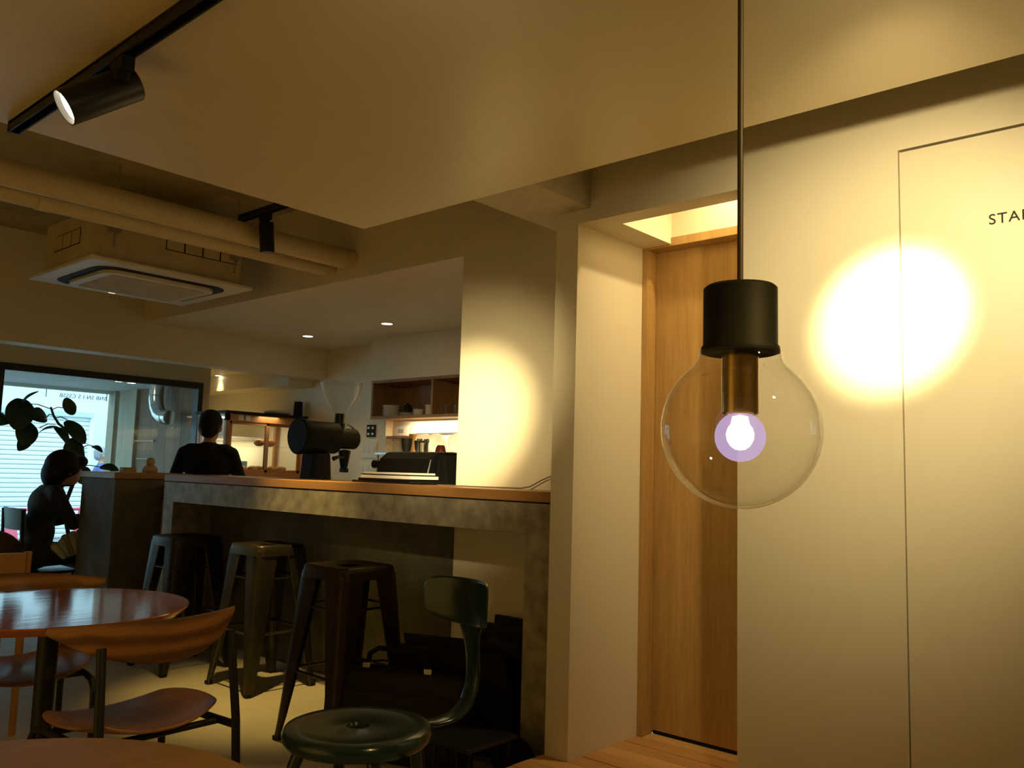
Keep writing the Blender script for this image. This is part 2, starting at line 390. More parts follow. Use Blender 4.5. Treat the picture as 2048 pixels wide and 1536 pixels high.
spot('black spotlight on the long track aimed at the bar wall', (-1.0, .855, ZC-.033), (-1.02, .88, 2.09), Vector((-2.92, 2.92, 1.40))-Vector((-1.02, .88, 2.09)), 560, 19, blend=1., spill=110, sangle=32, color=SPOTC)
make_track('track_rail', 'short black lighting track on the ceiling before the staff door', -.50, .8, 1.36, ZC)
spot('black spotlight on the short track aimed at the flush staff door', (-.36, 1.36, ZC-.033), (-.365, 1.38, 2.09), Vector((-.80, YP, 1.66))-Vector((-.365, 1.38, 2.09)), 350, 22, blend=1., spill=50, sangle=80, color=SPOTC)
spot('unseen black spotlight added on the long track as general light', (.6, .855, ZC-.033), (.6, .83, 2.09), (-.75, -.3, -.55), 40, 90)  # out-of-view spotlight added for general light over the tables
# recessed downlights
def downlight(label, x, y, z, power, angle=95, r=.04, d=(0, 0, -1)):
    t = thing('downlight', label, 'downlight', (x, y, z), 'recessed downlights')
    MB().lathe([(r, 0), (r+.012, 0), (r+.012, -.004), (r, -.004)], (x, y, z), 28, closed=True).build('trim_ring', WPLAS, t)
    MB().lathe([(0, -.002), (r, -.002), (r, 0), (0, 0)], (x, y, z), 28).build('lens', DLENS, t)
    lamp('SPOT', 'downlight_beam', (x, y, z-.012), power, SPOTC if z > 2.5 else WARM, d, .03, angle, .9, t)
downlight('round downlight in the kitchen ceiling nearer the window side', -5.817, 4.02, ZK, 9)
downlight('round downlight in the kitchen ceiling above the coffee machine', -4.787, 3.99, ZK, 9)
downlight('round downlight hidden in the niche ceiling above the oak door', -1.45, 2.90, 2.62, 25, 120)
downlight('round downlight above the bakery recess throwing a cone of light', -7.75, 4.33, 2.05, 14, 70, .03)
downlight('round downlight in the outside eave, left of the pair', -7.53, 3.27, 1.875, 2, 90, .035)
downlight('round downlight in the outside eave, right of the pair', -7.56, 3.39, 1.875, 2, 90, .035)

# pendant lamp
def pendant(label, c, power, group='glass globe pendants'):
    x, y, z = c
    t = thing('pendant_lamp', label, 'pendant lamp', (x, y, z-.092), group)
    MB().tube([(x, y, ZC), (x+.0005, y, z+.5), (x, y, z+.17)], .0036, 10).build('cord', mat('cord', (.05, .035, .022), .5), t)
    MB().lathe([(0, .172), (.040, .172), (.0432, .169), (.0432, .101), (.0455, .098), (.0458, .094), (.0455, .0915), (.041, .090), (.038, .092), (0, .094)], c, 48).build('socket_cap', BLKM, t)
    MB().lathe([(0, .094), (.0215, .094), (.0215, .020), (.0195, .018), (0, .019)], c, 36).build('brass_sleeve', BRASS, t)
    prof = []
    for i in range(41):
        a = PI*(1-i/40*.790); prof.append((max(0, .0926*math.sin(a)), .0926*math.cos(a)))
    prof += [(.0535, .0770), (.0505, .0820), (.0487, .0880), (.0480, .0935)]
    MB().lathe(prof, c, 64).build('glass_globe', GLS, t)
    bc = Vector((x, y, z-.008))
    MB().ell(bc, .0295, 28, 18).build('bulb_globe', BULB, t)
    MB().lathe([(0, -.016), (.006, -.015), (.0115, -.011), (.0155, -.004), (.0165, .003), (.0145, .010), (.011, .015), (.009, .024), (0, .026)], bc, 20).build('bulb_core', CORE, t)
    lamp('POINT', 'pendant_glow', bc, power, (1, .72, .28), size=.012, parent=t)
    return t
m_ = bpy.data.materials.new('bulb_frost'); m_.use_nodes = True; nt = m_.node_tree; nt.nodes.clear()
o_ = nt.nodes.new('ShaderNodeOutputMaterial'); a1 = nt.nodes.new('ShaderNodeMixShader'); a1.inputs[0].default_value = .5
t_ = nt.nodes.new('ShaderNodeBsdfTransparent'); e_ = nt.nodes.new('ShaderNodeEmission'); e_.inputs[0].default_value = (.55, .40, .68, 1); e_.inputs[1].default_value = 1.15
nt.links.new(t_.outputs[0], a1.inputs[1]); nt.links.new(e_.outputs[0], a1.inputs[2]); nt.links.new(a1.outputs[0], o_.inputs[0]); BULB = m_
CORE = emit('bulb_core', (1, .92, .85), 5)
pendant('clear glass globe pendant with black cap and brass sleeve, lit', (-.461, .927, 1.228), 7)
pendant('unseen glass globe pendant added as ambient fill, off to the right', (1.2, .95, 1.32), 72)  # added fill lamp out of view, lifts the ambient level
pendant('unseen glass globe pendant added as ambient fill behind the viewer', (-.6, -1.1, 1.32), 74)  # second added fill lamp, behind the camera

# ================================================================== PIPES, AIR CONDITIONER
def pipe(label, x, z, r, y0, y1, joints):
    t = thing('ceiling_pipe', label, 'pipe', (x, (y0+y1)/2, z), 'white painted pipes under the raw ceiling')
    MB().tube([(x, y0, z), (x, y1, z)], r, 28).build('pipe', PIPEM, t)
    for j in joints: MB().tube([(x, j-.03, z), (x, j+.03, z)], r+.004, 28).build('coupling', PIPEM, t)
    MB().tube([(x, y1-.05, z), (x, y1, z)], r+.008, 28).build('collar', PIPEM, t)
pipe('thick white pipe running into the bar wall, upper of the pair', -3.84, 2.345, .056, -2.28, YB, (.3,))
pipe('slimmer white pipe running into the bar wall, lower of the pair', -4.02, 2.318, .045, -2.28, YB, (1.35,))
ac = thing('air_conditioner', 'white cassette air conditioner hung below the raw ceiling', 'air conditioner', (-4.92, 2.23, 2.2))
ax0, ax1, ay0, ay1 = -5.36, -4.49, 1.755, 2.70
MB().box(ax0+.06, ax1-.05, ay0+.06, ay1-.06, 2.235, 2.53).build('body', ACB, ac, smooth=False, bevel=.004)
MB().prism([(ax0, ay0), (ax1, ay0), (ax1, ay1), (ax0, ay1)], 'z', 2.212, 2.238).build('panel', ACW, ac, smooth=False, bevel=.01, seg=3)
def rrect(x0, x1, y0, y1, r, n=6):
    p = []
    for cx, cy, a0 in ((x1-r, y1-r, 0), (x0+r, y1-r, 90), (x0+r, y0+r, 180), (x1-r, y0+r, 270)):
        for i in range(n+1):
            a = R(a0+90*i/n); p.append((cx+r*math.cos(a), cy+r*math.sin(a)))
    return p
MB().prism(rrect(ax0+.09, ax1-.09, ay0+.09, ay1-.09, .12), 'z', 2.2085, 2.2125).build('air_slot', BLKM, ac, smooth=False)
MB().prism(rrect(ax0+.145, ax1-.145, ay0+.145, ay1-.145, .09), 'z', 2.190, 2.2125).build('inner_frame', ACW, ac, smooth=False, bevel=.003)
MB().prism(rrect(ax0+.20, ax1-.20, ay0+.20, ay1-.20, .02), 'z', 2.186, 2.191).build('grille', ACB, ac, smooth=False, bevel=.002)
MB().box(ax0+.05, ax0+.075, ay0+.44, ay0+.48, 2.2085, 2.2125).build('indicator_lamp', emit('indicator', (1, .95, .8), 8), ac, smooth=False)
for x, y in ((ax0+.0, ay0+.2), (ax1-.02, ay0+.12), (ax1-.02, ay1-.12)):
    MB().tube([(x, y, 2.30), (x, y, ZR)], .006, 8).build('hanger_rod', STEEL, ac)
    MB().box(x-.03, x+.03, y-.02, y+.02, 2.38, 2.40).build('hanger_bracket', STEEL, ac, smooth=False)
for i in range(4):
    yy = ay0+.42+i*.11
    ko = MB().box(ax1-.051, ax1-.0495, yy-.005, yy+.105, 2.355, 2.445).build('knockout_groove', BLKM, ac, smooth=False)
    MB().box(ax1-.051, ax1-.047, yy, yy+.10, 2.36, 2.44).build('knockout_panel', ACB, ko, smooth=False)
for i in range(3):
    xx = ax0+.2+i*.12
    ko = MB().box(xx-.005, xx+.115, ay0+.0585, ay0+.061, 2.355, 2.445).build('knockout_groove', BLKM, ac, smooth=False)
    MB().box(xx, xx+.11, ay0+.057, ay0+.061, 2.36, 2.44).build('knockout_panel', ACB, ko, smooth=False)

# ================================================================== BAR COUNTER
YC, HC = 2.65, 1.099
bar = thing('bar_counter', 'long bar counter with oak top and galvanised apron', 'bar counter', (-3.7, 2.8, 0))
MB().box(-5.335, -2.079, YC, 2.918, HC-.043, HC).box(-5.335, -2.94, 2.918, 3.08, HC-.043, HC).build('counter_top', OAKX, bar, smooth=False, bevel=.002)
MB().box(-5.33, -2.079, YC+.006, 2.91, HC-.049, HC-.043).build('shadow_gap', BLKM, bar, smooth=False)
MB().box(-5.20, -2.26, YC+.003, YC+.04, .926, HC-.049).build('apron', GALV, bar, smooth=False, bevel=.001)
MB().box(-5.33, -5.20, YC+.003, 2.915, 0, HC-.049).build('end_leg', GALV, bar, smooth=False, bevel=.001)
MB().box(-2.26, -2.079, YC+.003, 2.915, 0, HC-.049).build('end_leg', GALV, bar, smooth=False, bevel=.001)
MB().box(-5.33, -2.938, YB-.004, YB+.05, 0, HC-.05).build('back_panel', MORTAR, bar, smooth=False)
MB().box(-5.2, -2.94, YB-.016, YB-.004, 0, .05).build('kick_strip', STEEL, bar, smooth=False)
wc = thing('work_counter', 'steel work counter behind the bar under the coffee gear', 'counter', (-4.0, 3.4, 0))
MB().box(-5.25, -2.3, 3.10, 3.90, .84, .88).build('worktop', STEEL, wc, smooth=False, bevel=.003)
MB().box(-5.2, -2.3, 3.14, 3.86, 0, .84).build('body', WPLAS, wc, smooth=False)
bc_ = thing('back_counter', 'counter along the kitchen back wall below the cabinet', 'counter', (-4.0, 4.4, 0))
MB().box(-5.45, -2.3, 4.15, 4.695, .86, .90).build('worktop', STEEL, bc_, smooth=False, bevel=.003)
MB().box(-5.42, -2.3, 4.2, 4.69, 0, .86).build('body', WPLAS, bc_, smooth=False)
# order block
ob = thing('order_counter', 'square grey order counter with wooden cap left of the bar', 'counter', (-6.0, 2.8, 0))
MB().box(-6.28, -5.75, 2.52, 3.04, 0, 1.055).build('body', BLOCKM, ob, smooth=False, bevel=.002)
MB().box(-6.30, -5.735, 2.505, 3.06, 1.057, 1.097).build('cap', OAKX, ob, smooth=False, bevel=.002)
sd = thing('swing_door', 'low wooden swing door between order counter and bar', 'door', (-5.55, 2.86, 0))
MB().box(-5.745, -5.345, 2.85, 2.88, .12, 1.02).build('door_leaf', CASEW, sd, smooth=False, bevel=.002)
MB().tube([(-5.66, 2.845, .93), (-5.66, 2.81, .93), (-5.58, 2.81, .93), (-5.58, 2.845, .93)], .007, 8).build('handle', BLK, sd)
MB().box(-5.36, -5.336, 2.85, 2.90, 0, 1.05).build('hinge_post', CASEW, sd, smooth=False)

# ================================================================== BAR STOOLS
def make_stool(label, m, loc):
    x, y, _ = loc
    t = thing('bar_stool', label, 'bar stool', loc, 'metal bar stools along the bar')
    H, s, b = .75, .148, .205
    # pressed seat: rounded square shell with rolled skirt and hand hole
    def ring(h, z, r): return [(x+px, y+py, z) for px, py in rrect(-h, h, -h, h, r, 5)]
    layers = [ring(.045, H-.006, .02), ring(s-.03, H-.004, .03), ring(s-.006, H, .035), ring(s, H-.006, .036), ring(s+.004, H-.03, .036), ring(s+.008, H-.055, .037), ring(s+.002, H-.055, .035), ring(s-.004, H-.012, .032), ring(.045, H-.012, .02)]
    n = len(layers[0]); mb = MB(); v = [p for L in layers for p in L]; f = []
    for i in range(len(layers)):
        j = (i+1) % len(layers)
        for k in range(n): f.append((i*n+k, i*n+(k+1) % n, j*n+(k+1) % n, j*n+k))
    mb.add(v, f); mb.build('seat', m, t)
    # four folded legs, wide at the top, tapering to the foot
    for sx in (-1, 1):
        for sy in (-1, 1):
            mb = MB(); rows = []
            for q in range(9):
                u = q/8; z = H-.03-(H-.03)*u
                cx = sx*(s+.002+(b-s)*u); cy = sy*(s+.002+(b-s)*u)
                wd = .088*(1-u)**.8+.030
                rr = min(.02, wd*.4)
                outer = [(cx-sx*wd, cy), (cx-sx*wd*.5, cy), (cx-sx*rr, cy), (cx-sx*rr*.29, cy-sy*rr*.29), (cx, cy-sy*rr), (cx, cy-sy*wd*.5), (cx, cy-sy*wd)]
                rows.append([(x+a, y+c, z) for a, c in outer])
            inn = [[(p[0]-sx*.004, p[1]-sy*.004, p[2]) for p in row] for row in rows]
            lg = mb.grid(rows, inn).build('leg', m, t)
            MB().box(x+sx*b-.016-sx*.012, x+sx*b+.016-sx*.012, y+sy*b-.016-sy*.012, y+sy*b+.016-sy*.012, 0, .02).build('foot_pad', BLKM, lg, smooth=False, bevel=.004)
    for z, r in ((.575, .006), (.30, .007)):
        e = s+(b-s)*(1-z/H)-.008
        for a, c in (((-e, -e), (e, -e)), ((e, -e), (e, e)), ((e, e), (-e, e)), ((-e, e), (-e, -e))):
            MB().tube([(x+a[0], y+a[1], z), (x+c[0], y+c[1], z)], r, 8).build('rail', BLK if z > .5 else m, t)
    return t
make_stool('brown rusty metal bar stool nearest the pillar, in front of the bar', GUNR, (-3.045, 2.385, 0))
make_stool('worn brassy gunmetal bar stool, middle one of three at the bar', GUNW, (-4.10, 2.65, 0))
make_stool('dark gunmetal bar stool at the far left end of the bar', GUN, (-4.78, 2.54, 0))

# ================================================================== GREEN ROUND CHAIR
g0 = Vector((-1.95, 1.585, 0))
gc = thing('metal_chair', 'dark green enamel metal chair with round holed seat and tail backrest', 'chair', g0)
prof = [(.029, .442), (.033, .450), (.042, .450), (.07, .446), (.16, .450), (.188, .453), (.203, .448), (.210, .436), (.208, .420), (.198, .408), (.190, .410), (.198, .424), (.196, .436), (.15, .438), (.034, .434)]
MB().lathe(prof, g0, 56, closed=True).build('seat', GREEN, gc)
for a in (45, 135, 225, 315):
    a = R(a+22); dx, dy = math.cos(a), math.sin(a)
    MB().tube([g0+Vector((dx*.15, dy*.15, .425)), g0+Vector((dx*.175, dy*.175, .36)), g0+Vector((dx*.215, dy*.215, 0))], [.020, .018, .014], 12).build('leg', GREEN, gc)
ta = R(82); td = Vector((math.cos(ta), math.sin(ta), 0)); tn = Vector((-td.y, td.x, 0))
# tail: stem rising from the seat edge into a wide curved back
ctr = [(.185, .425, .032), (.26, .412, .031), (.34, .418, .032), (.392, .455, .033), (.410, .53, .032), (.404, .60, .031), (.394, .66, .040), (.390, .70, .064)]
st = []; si = []
for e_, z_, hw in ctr:
    st.append((e_, z_, hw))
def tailrow(e, z, hw, dep, nx, nz, th):
    row = []; inn = []
    for k in range(9):
        q = -1+k/4; c = g0+td*(e-dep*q*q)+tn*(hw*q)+Vector((0, 0, z))
        nrm = (td*nx+Vector((0, 0, nz))).normalized()
        row.append(c+nrm*th*.5*(1-.5*q*q)); inn.append(c-nrm*th*.5*(1-.5*q*q))
    return row, inn
A = []; B = []
for i, (e_, z_, hw) in enumerate(ctr):
    p0 = ctr[max(0, i-1)]; p1 = ctr[min(len(ctr)-1, i+1)]
    tx, tz = p1[0]-p0[0], p1[1]-p0[1]
    r_, n_ = tailrow(e_, z_, hw, .0, tz, -tx, .022); A.append(r_); B.append(n_)
MB().grid(A, B).build('tail_stem', GREEN, gc, sub=1)
A = []; B = []
for z_, hw, dep in ((.688, .055, .006), (.695, .105, .026), (.705, .142, .052), (.73, .164, .070), (.78, .168, .073), (.815, .165, .070), (.828, .15, .058), (.834, .125, .04)):
    r_, n_ = tailrow(.390+(z_-.69)*.02, z_, hw, dep, 1, -.1, .020); A.append(r_); B.append(n_)
MB().grid(A, B).build('backrest', GREEN, gc, sub=1)

# ================================================================== TABLES AND WOODEN CHAIRS
def round_table(label, x, y, h, r, m, th=.026):
    t = thing('round_table', label, 'table', (x, y, 0), 'round cafe tables')
    MB().lathe([(0, h-th), (r-.022, h-th), (r-.006, h-.012), (r, h-.004), (r-.003, h), (0, h)], (x, y, 0), 96).build('tabletop', m, t)
    MB().lathe([(0, 0), (.21, 0), (.21, .008), (.05, .018), (.031, .03), (.031, h-th-.02), (.12, h-th-.012), (.12, h-th), (0, h-th)], (x, y, 0), 32).build('pedestal', BLK, t)
    return t
round_table('round glossy red-brown wooden table between two wooden chairs', -2.965, 1.125, .70, .42, TBW)
round_table('round worn wooden table top at the bottom left, nearest', -1.245, .375, .70, .40, TBW2, .03)

def make_chair(label, loc, rz):
    """sits facing -x: curved wooden back rail and dished seat on black tube"""
    t = thing('wooden_chair', label, 'chair', (0, 0, 0), 'chairs with boomerang back rails')
    A = []; B = []
    N = 25
    for i in range(N):
        q = -1+2*i/(N-1); a = abs(q)
        px = .19-.155*a**1.9; py = .292*q
        hh = .052*(1-a**2.4)+.013*(1-.3*a)
        zc = .682+.030*a**3 - .010*(1-a)
        th = .011*(1-.3*a)
        tl = .30*(1-a)+.05
        ra = []; rb = []
        for k in range(7):
            v = -1+k/3; z = zc+hh*v; bx = px+tl*hh*v*.8
            e = th*(1-.75*v*v)
            ra.append((bx+e, py, z)); rb.append((bx-e, py, z))
        A.append(ra); B.append(rb)
    MB().grid(A, B).build('back_rail', CHW, t, sub=1)
    A = []; B = []
    for i in range(15):
        q = -1+2*i/14; ra = []; rb = []
        for k in range(13):
            v = -1+k/6
            # squircle seat outline
            sx_ = .205*v*math.sqrt(max(0, 1-.42*q*q)); sy_ = .235*q*math.sqrt(max(0, 1-.42*v*v))
            z = .418+.034*abs(q)**2.2-.010*(v < 0)*abs(v)**3+.012*(v > 0)*v**3
            ra.append((sx_-.015, sy_, z+.007)); rb.append((sx_-.015, sy_, z-.007))
        A.append(ra); B.append(rb)
    MB().grid(A, B).build('seat', CHW, t, sub=1)
    for s_ in (-1, 1):
        MB().tube([(.235, s_*.215, 0), (.205, s_*.205, .42), (.165, s_*.196, .672)], .0125, 12).build('rear_leg', BLK, t)
        MB().tube([(-.205, s_*.21, 0), (-.195, s_*.205, .36), (-.18, s_*.20, .392), (-.14, s_*.195, .402), (.205, s_*.205, .402)], .0115, 12).build('front_leg', BLK, t)
    MB().tube([(-.10, -.19, .400), (-.10, .19, .400)], .010, 10).build('cross_bar', BLK, t)
    MB().tube([(.12, -.20, .400), (.12, .20, .400)], .010, 10).build('cross_bar', BLK, t)
    t.location = loc; t.rotation_euler = (0, 0, rz)
    return t
ch = make_chair('chair with striped curved wooden back rail between the two round tables', (-2.525, 1.215, 0), R(3))
dup(ch, (-3.385, 1.185, 0), R(180-6), 'chair with smooth curved back rail on the window side of the glossy table')
# plain wooden chair further back
oc = thing('post_chair', 'orange wooden chair with square posts at the far left edge', 'chair', (-4.2, 1.2, 0))
for px, py, h in ((-4.42, 1.02, .44), (-4.42, 1.45, .44), (-4.05, 1.02, .77), (-4.05, 1.42, .77)):
    MB().tube([(px, py, 0), (px, py, h)], [.016, .021], 4).build('leg' if h < .5 else 'back_post', CASEW, oc, smooth=False, bevel=.003)
MB().box(-4.45, -4.03, 1.0, 1.47, .42, .455).build('seat', CASEW, oc, smooth=False, bevel=.008)
A = []; B = []
for i in range(9):
    q = -1+i/4; A.append([(-4.03+.03*(1-q*q), 1.22+.19*q, .64), (-4.03+.03*(1-q*q), 1.22+.19*q, .765+.006*(1-q*q))]); B.append([(p[0]-.02, p[1], p[2]) for p in A[-1]])
MB().grid(A, B).build('top_rail', CASEW, oc, smooth=True)
MB().box(-4.06, -4.04, 1.02, 1.42, .50, .54).build('lower_rail', CASEW, oc, smooth=False, bevel=.003)
# upholstered shell chair at the frame edge
rc = thing('shell_chair', 'dark brown rounded shell chair cut by the left edge', 'chair', (-5.0, 1.5, 0))
BRN = mat('brown_leather', (.045, .022, .010), .5)
A = []; B = []
for i in range(17):
    a = R(-95+190*i/16); A.append([]); B.append([])
    for k in range(7):
        u = k/6; z = .42+u*.40*(math.cos(a*.75)**.8 if abs(a) < 2 else 0); r = .25+.03*u
        A[-1].append((-5.06+r*math.cos(a), 1.46+r*math.sin(a), z)); B[-1].append((-5.06+(r-.03)*math.cos(a), 1.46+(r-.03)*math.sin(a), z))
MB().grid(A, B).build('shell', BRN, rc, sub=1)
MB().lathe([(0, .38), (.24, .38), (.25, .40), (.24, .45), (0, .455)], (-5.06, 1.46, 0), 32).build('cushion', BRN, rc)
for a in (45, 135, 225, 315):
    a = R(a); MB().tube([(-5.06+.17*math.cos(a), 1.46+.17*math.sin(a), .39), (-5.06+.22*math.cos(a), 1.46+.22*math.sin(a), 0)], [.015, .010], 10).build('leg', BLK, rc)

# ================================================================== THINGS BY THE BAR FOOT
# briefcase bag
bg0 = Vector((-2.70, 2.40, 0)); bu = Vector((.93, .37, 0)).normalized(); bn = Vector((-bu.y, bu.x, 0))
bag = thing('briefcase', 'black fabric briefcase with handle standing beside the green chair', 'bag', bg0)
def bp(u, n, z): return bg0+bu*u+bn*n+Vector((0, 0, z))
mb = MB(); hexa = []
pts = []
for z, hw, ht in ((.0, .305, .07), (.06, .31, .085), (.30, .305, .075), (.355, .30, .05)):
    pts.append([bp(-hw, -ht, z), bp(hw, -ht, z), bp(hw, ht, z), bp(-hw, ht, z)])
v = [p for r_ in pts for p in r_]; f = [(3, 2, 1, 0), (12, 13, 14, 15)]
for i in range(3):
    for k in range(4): f.append((i*4+k, i*4+(k+1) % 4, (i+1)*4+(k+1) % 4, (i+1)*4+k))
mb.add(v, f).build('body', BAGM, bag, bevel=.015, seg=3)
MB().obox(bp(0, -.082, .16), bu, bn, (0, 0, 1), (.27, .012, .12)).build('front_pocket', BAGM, bag, bevel=.01)
MB().tube([bp(-.14, -.02, .35), bp(-.13, -.02, .41), bp(-.09, -.02, .435), bp(.09, -.02, .435), bp(.13, -.02, .41), bp(.14, -.02, .35)], .011, 10).build('handle', FABB, bag)
for u in (-.14, .14): MB().obox(bp(u, -.02, .362), bu, bn, (0, 0, 1), (.018, .014, .014)).build('buckle', CHROME, bag, bevel=.003)
MB().tube([bp(-.30, 0, .35), bp(-.1, .03, .375), (bp(.12, .02, .38)), bp(.30, 0, .35)], .004, 8).build('zip', BLKM, bag)
# open folder leaning against it
fo = thing('document_case', 'slim black document case leaning behind the briefcase', 'bag', (-2.45, 2.55, 0))
MB().obox((-2.54, 2.55, .235), bu, (-.25, .9, .25), (0, -.25, .95), (.26, .02, .22)).build('case', FABB, fo, bevel=.008)
MB().obox((-2.54, 2.59, .45), bu, (-.25, .9, .25), (0, -.25, .95), (.26, .006, .03)).build('flap', BAGM, fo, bevel=.003)
# leaning black boards in the recess
def board(label, x0, x1, yb, yt, h, m, th=.018):
    t = thing('folding_board', label, 'board', ((x0+x1)/2, yb, 0), 'black boards stored under the bar')
    mb = MB().prism([(yb, 0), (yb+th, 0), (yt+th, h), (yt, h)], 'x', x0, x1); mb.build('panel', m, t, smooth=False, bevel=.003)
    MB().prism([(yb+(yt-yb)*.9-.006, h*.9), (yb+(yt-yb)*.9, h*.9), (yt+.001, h), (yt-.006, h)], 'x', x0, x1).build('top_rail', BLKM, t, smooth=False)
    return t
board('black board with pale lower rail leaning inside the bar recess, front one', -2.64, -2.275, 2.70, 2.80, .515, BLKP)
board('black board standing behind another under the bar end', -2.60, -2.272, 2.80, 2.865, .54, BLKM)
# hairpin legged magazine stand behind the green chair
hs = thing('wire_stand', 'low stand on thin black hairpin legs behind the green chair', 'stand', (-2.24, 2.34, 0))
MB().box(-2.37, -2.11, 2.20, 2.47, .195, .21).build('shelf', BLK, hs, smooth=False, bevel=.003)
for cx, cy in ((-2.33, 2.23), (-2.16, 2.23), (-2.33, 2.44), (-2.16, 2.44)):
    MB().tube([(cx-.035, cy, .195), (cx-.005, cy, .006), (cx+.005, cy, .006), (cx+.035, cy, .195)], .005, 8).build('hairpin_leg', BLK, hs)
sh = thing('shoulder_bag', 'soft black bag slumped on the floor against the bar end', 'bag', (-2.25, 2.5, 0))
MB().ell((-2.22, 2.565, .08), (.10, .07, .08), 20, 12).build('body', FABB, sh)
MB().tube([(-2.29, 2.555, .11), (-2.27, 2.545, .17), (-2.19, 2.54, .175), (-2.15, 2.555, .11)], .009, 8).build('strap', FABB, sh)

# ================================================================== ON THE BAR AND IN THE KITCHEN
# magazines in a tray
tr = thing('menu_tray', 'flat black tray on the bar in front of the coffee machine', 'tray', (-3.42, 2.96, HC))
MB().box(-3.64, -3.10, 2.84, 3.06, HC, HC+.012).build('base', BLKP, tr, smooth=False, bevel=.003)
for i, (x0, x1, y0, y1, z0, z1, m) in enumerate(((-3.60, -3.20, 2.85, 3.05, .012, .024, BLKP), (-3.585, -3.195, 2.855, 3.05, .024, .040, WHITE), (-3.59, -3.21, 2.86, 3.05, .040, .046, BLKM), (-3.57, -3.22, 2.865, 3.05, .046, .056, WHITE))):
    tag(MB().box(x0, x1, y0, y1, HC+z0, HC+z1).build('magazine', m, None, smooth=False, bevel=.001), ('black magazine at the bottom of the pile on the bar', 'thick pale magazine second from the bottom of the bar pile', 'thin black magazine second from the top of the bar pile', 'pale magazine on top of the pile on the bar')[i], 'magazine', 'magazines piled on the bar')
tag(MB().tube([(-3.0, 2.86, HC+.003), (-2.7, 2.88, HC+.003), (-2.49, 2.885, HC+.004), (-2.44, 2.89, 1.112), (-2.376, 2.895, 1.143), (-2.30, 2.90, 1.171), (-2.2, 2.905, 1.16)], .0028, 8).build('power_cord', mat('cord_grey', (.16, .13, .09), .6)), 'thin grey cord rising off the bar against the bright wall', 'cord')

# coffee grinder
gx = -4.8
gr = thing('coffee_grinder', 'black shop coffee grinder with clear bean hopper', 'coffee grinder', (gx, 3.5, .88))
MB().prism([(3.34, .88), (3.54, .88), (3.505, 1.27), (3.37, 1.27)], 'x', gx-.075, gx+.075).build('base', BLKM, gr, smooth=False, bevel=.02, seg=3)
MB().lathe([(0, 0), (.112, 0), (.122, .008), (.122, .03), (.108, .04), (.108, .30), (.09, .31), (.072, .32), (.072, .47), (.06, .485), (0, .487)], (gx, 3.275, 1.374), 40, (0, 1, 0)).build('motor_body', BLKM, gr)
MB().lathe([(0, 0), (.048, 0), (.048, .05), (.036, .055), (.034, 0.115), (0, .115)], (gx, 3.615, 1.425), 28).build('hopper_neck', BLK, gr)
prof = [(.034, 1.535), (.06, 1.575), (.10, 1.64), (.13, 1.70), (.146, 1.755)]
MB().lathe(prof, (gx, 3.615, 0), 40).build('hopper', HOPG, gr)
MB().lathe([(.146, 1.753), (.150, 1.753), (.150, 1.760), (.146, 1.760)], (gx, 3.615, 0), 40, closed=True).build('hopper_rim', HOPG, gr)
MB().lathe([(0, 1.535), (.034, 1.535), (.034, 1.545), (0, 1.545)], (gx, 3.615, 0), 20).build('hopper_seat', BLK, gr)
MB().lathe([(0, 1.16), (.022, 1.16), (.03, 1.20), (.045, 1.29), (0, 1.30)], (gx, 3.67, 0), 24).build('spout', BLK, gr)
MB().box(gx-.025, gx+.03, 3.65, 3.69, 1.14, 1.17).build('spout_tip', BLK, gr, smooth=False, bevel=.004)
MB().tube([(gx+.02, 3.67, 1.235), (gx+.03, 3.60, 1.245), (gx+.03, 3.555, 1.232)], [.008, .010, .016], 10).build('lever', BLK, gr)
MB().tube([(gx-.02, 3.66, 1.45), (gx, 3.69, 1.475), (gx+.02, 3.73, 1.445)], .006, 8).build('bail', CHROME, gr)

# espresso machine
em = thing('espresso_machine', 'glossy black espresso machine with sloping side panels', 'espresso machine', (-3.83, 3.55, .88))
mb = MB(); side = [(3.36, .93), (3.33, 1.08), (3.37, 1.235), (3.42, 1.272), (3.78, 1.272), (3.86, 1.20), (3.86, .93)]
mb.prism(side, 'x', -4.06, -3.60).build('body', BLKP, em, smooth=False, bevel=.012, seg=3)
MB().add([(-3.60, 3.37, .93), (-3.60, 3.84, .93), (-3.60, 3.78, 1.27), (-3.60, 3.42, 1.27), (-3.44, 3.39, .93), (-3.44, 3.82, .93), (-3.555, 3.77, 1.265), (-3.555, 3.43, 1.265)], [(0, 1, 2, 3), (4, 7, 6, 5), (0, 4, 5, 1), (1, 5, 6, 2), (2, 6, 7, 3), (3, 7, 4, 0)]).build('side_panel', BLKP, em, smooth=False, bevel=.012)
MB().add([(-4.06, 3.37, .93), (-4.06, 3.84, .93), (-4.06, 3.78, 1.27), (-4.06, 3.42, 1.27), (-4.11, 3.39, .93), (-4.11, 3.82, .93), (-4.075, 3.77, 1.265), (-4.075, 3.43, 1.265)], [(0, 3, 2, 1), (4, 5, 6, 7), (0, 1, 5, 4), (1, 2, 6, 5), (2, 3, 7, 6), (3, 0, 4, 7)]).build('side_panel', BLKP, em, smooth=False, bevel=.008)
MB().box(-4.03, -3.62, 3.33, 3.345, 1.085, 1.10).build('chrome_strip', CHROME, em, smooth=False, bevel=.002)
MB().box(-4.05, -3.56, 3.43, 3.77, 1.272, 1.279).build('cup_tray', STEEL, em, smooth=False, bevel=.002)
for x in (-4.07, -3.60):
    for y in (3.45, 3.78): MB().tube([(x, y, .88), (x, y, .935)], .02, 12).build('foot', CHROME, em)
MB().tube([(-4.11, 3.43, 1.20), (-4.17, 3.42, 1.20)], [.022, .026], 14).build('steam_knob', BLKP, em)
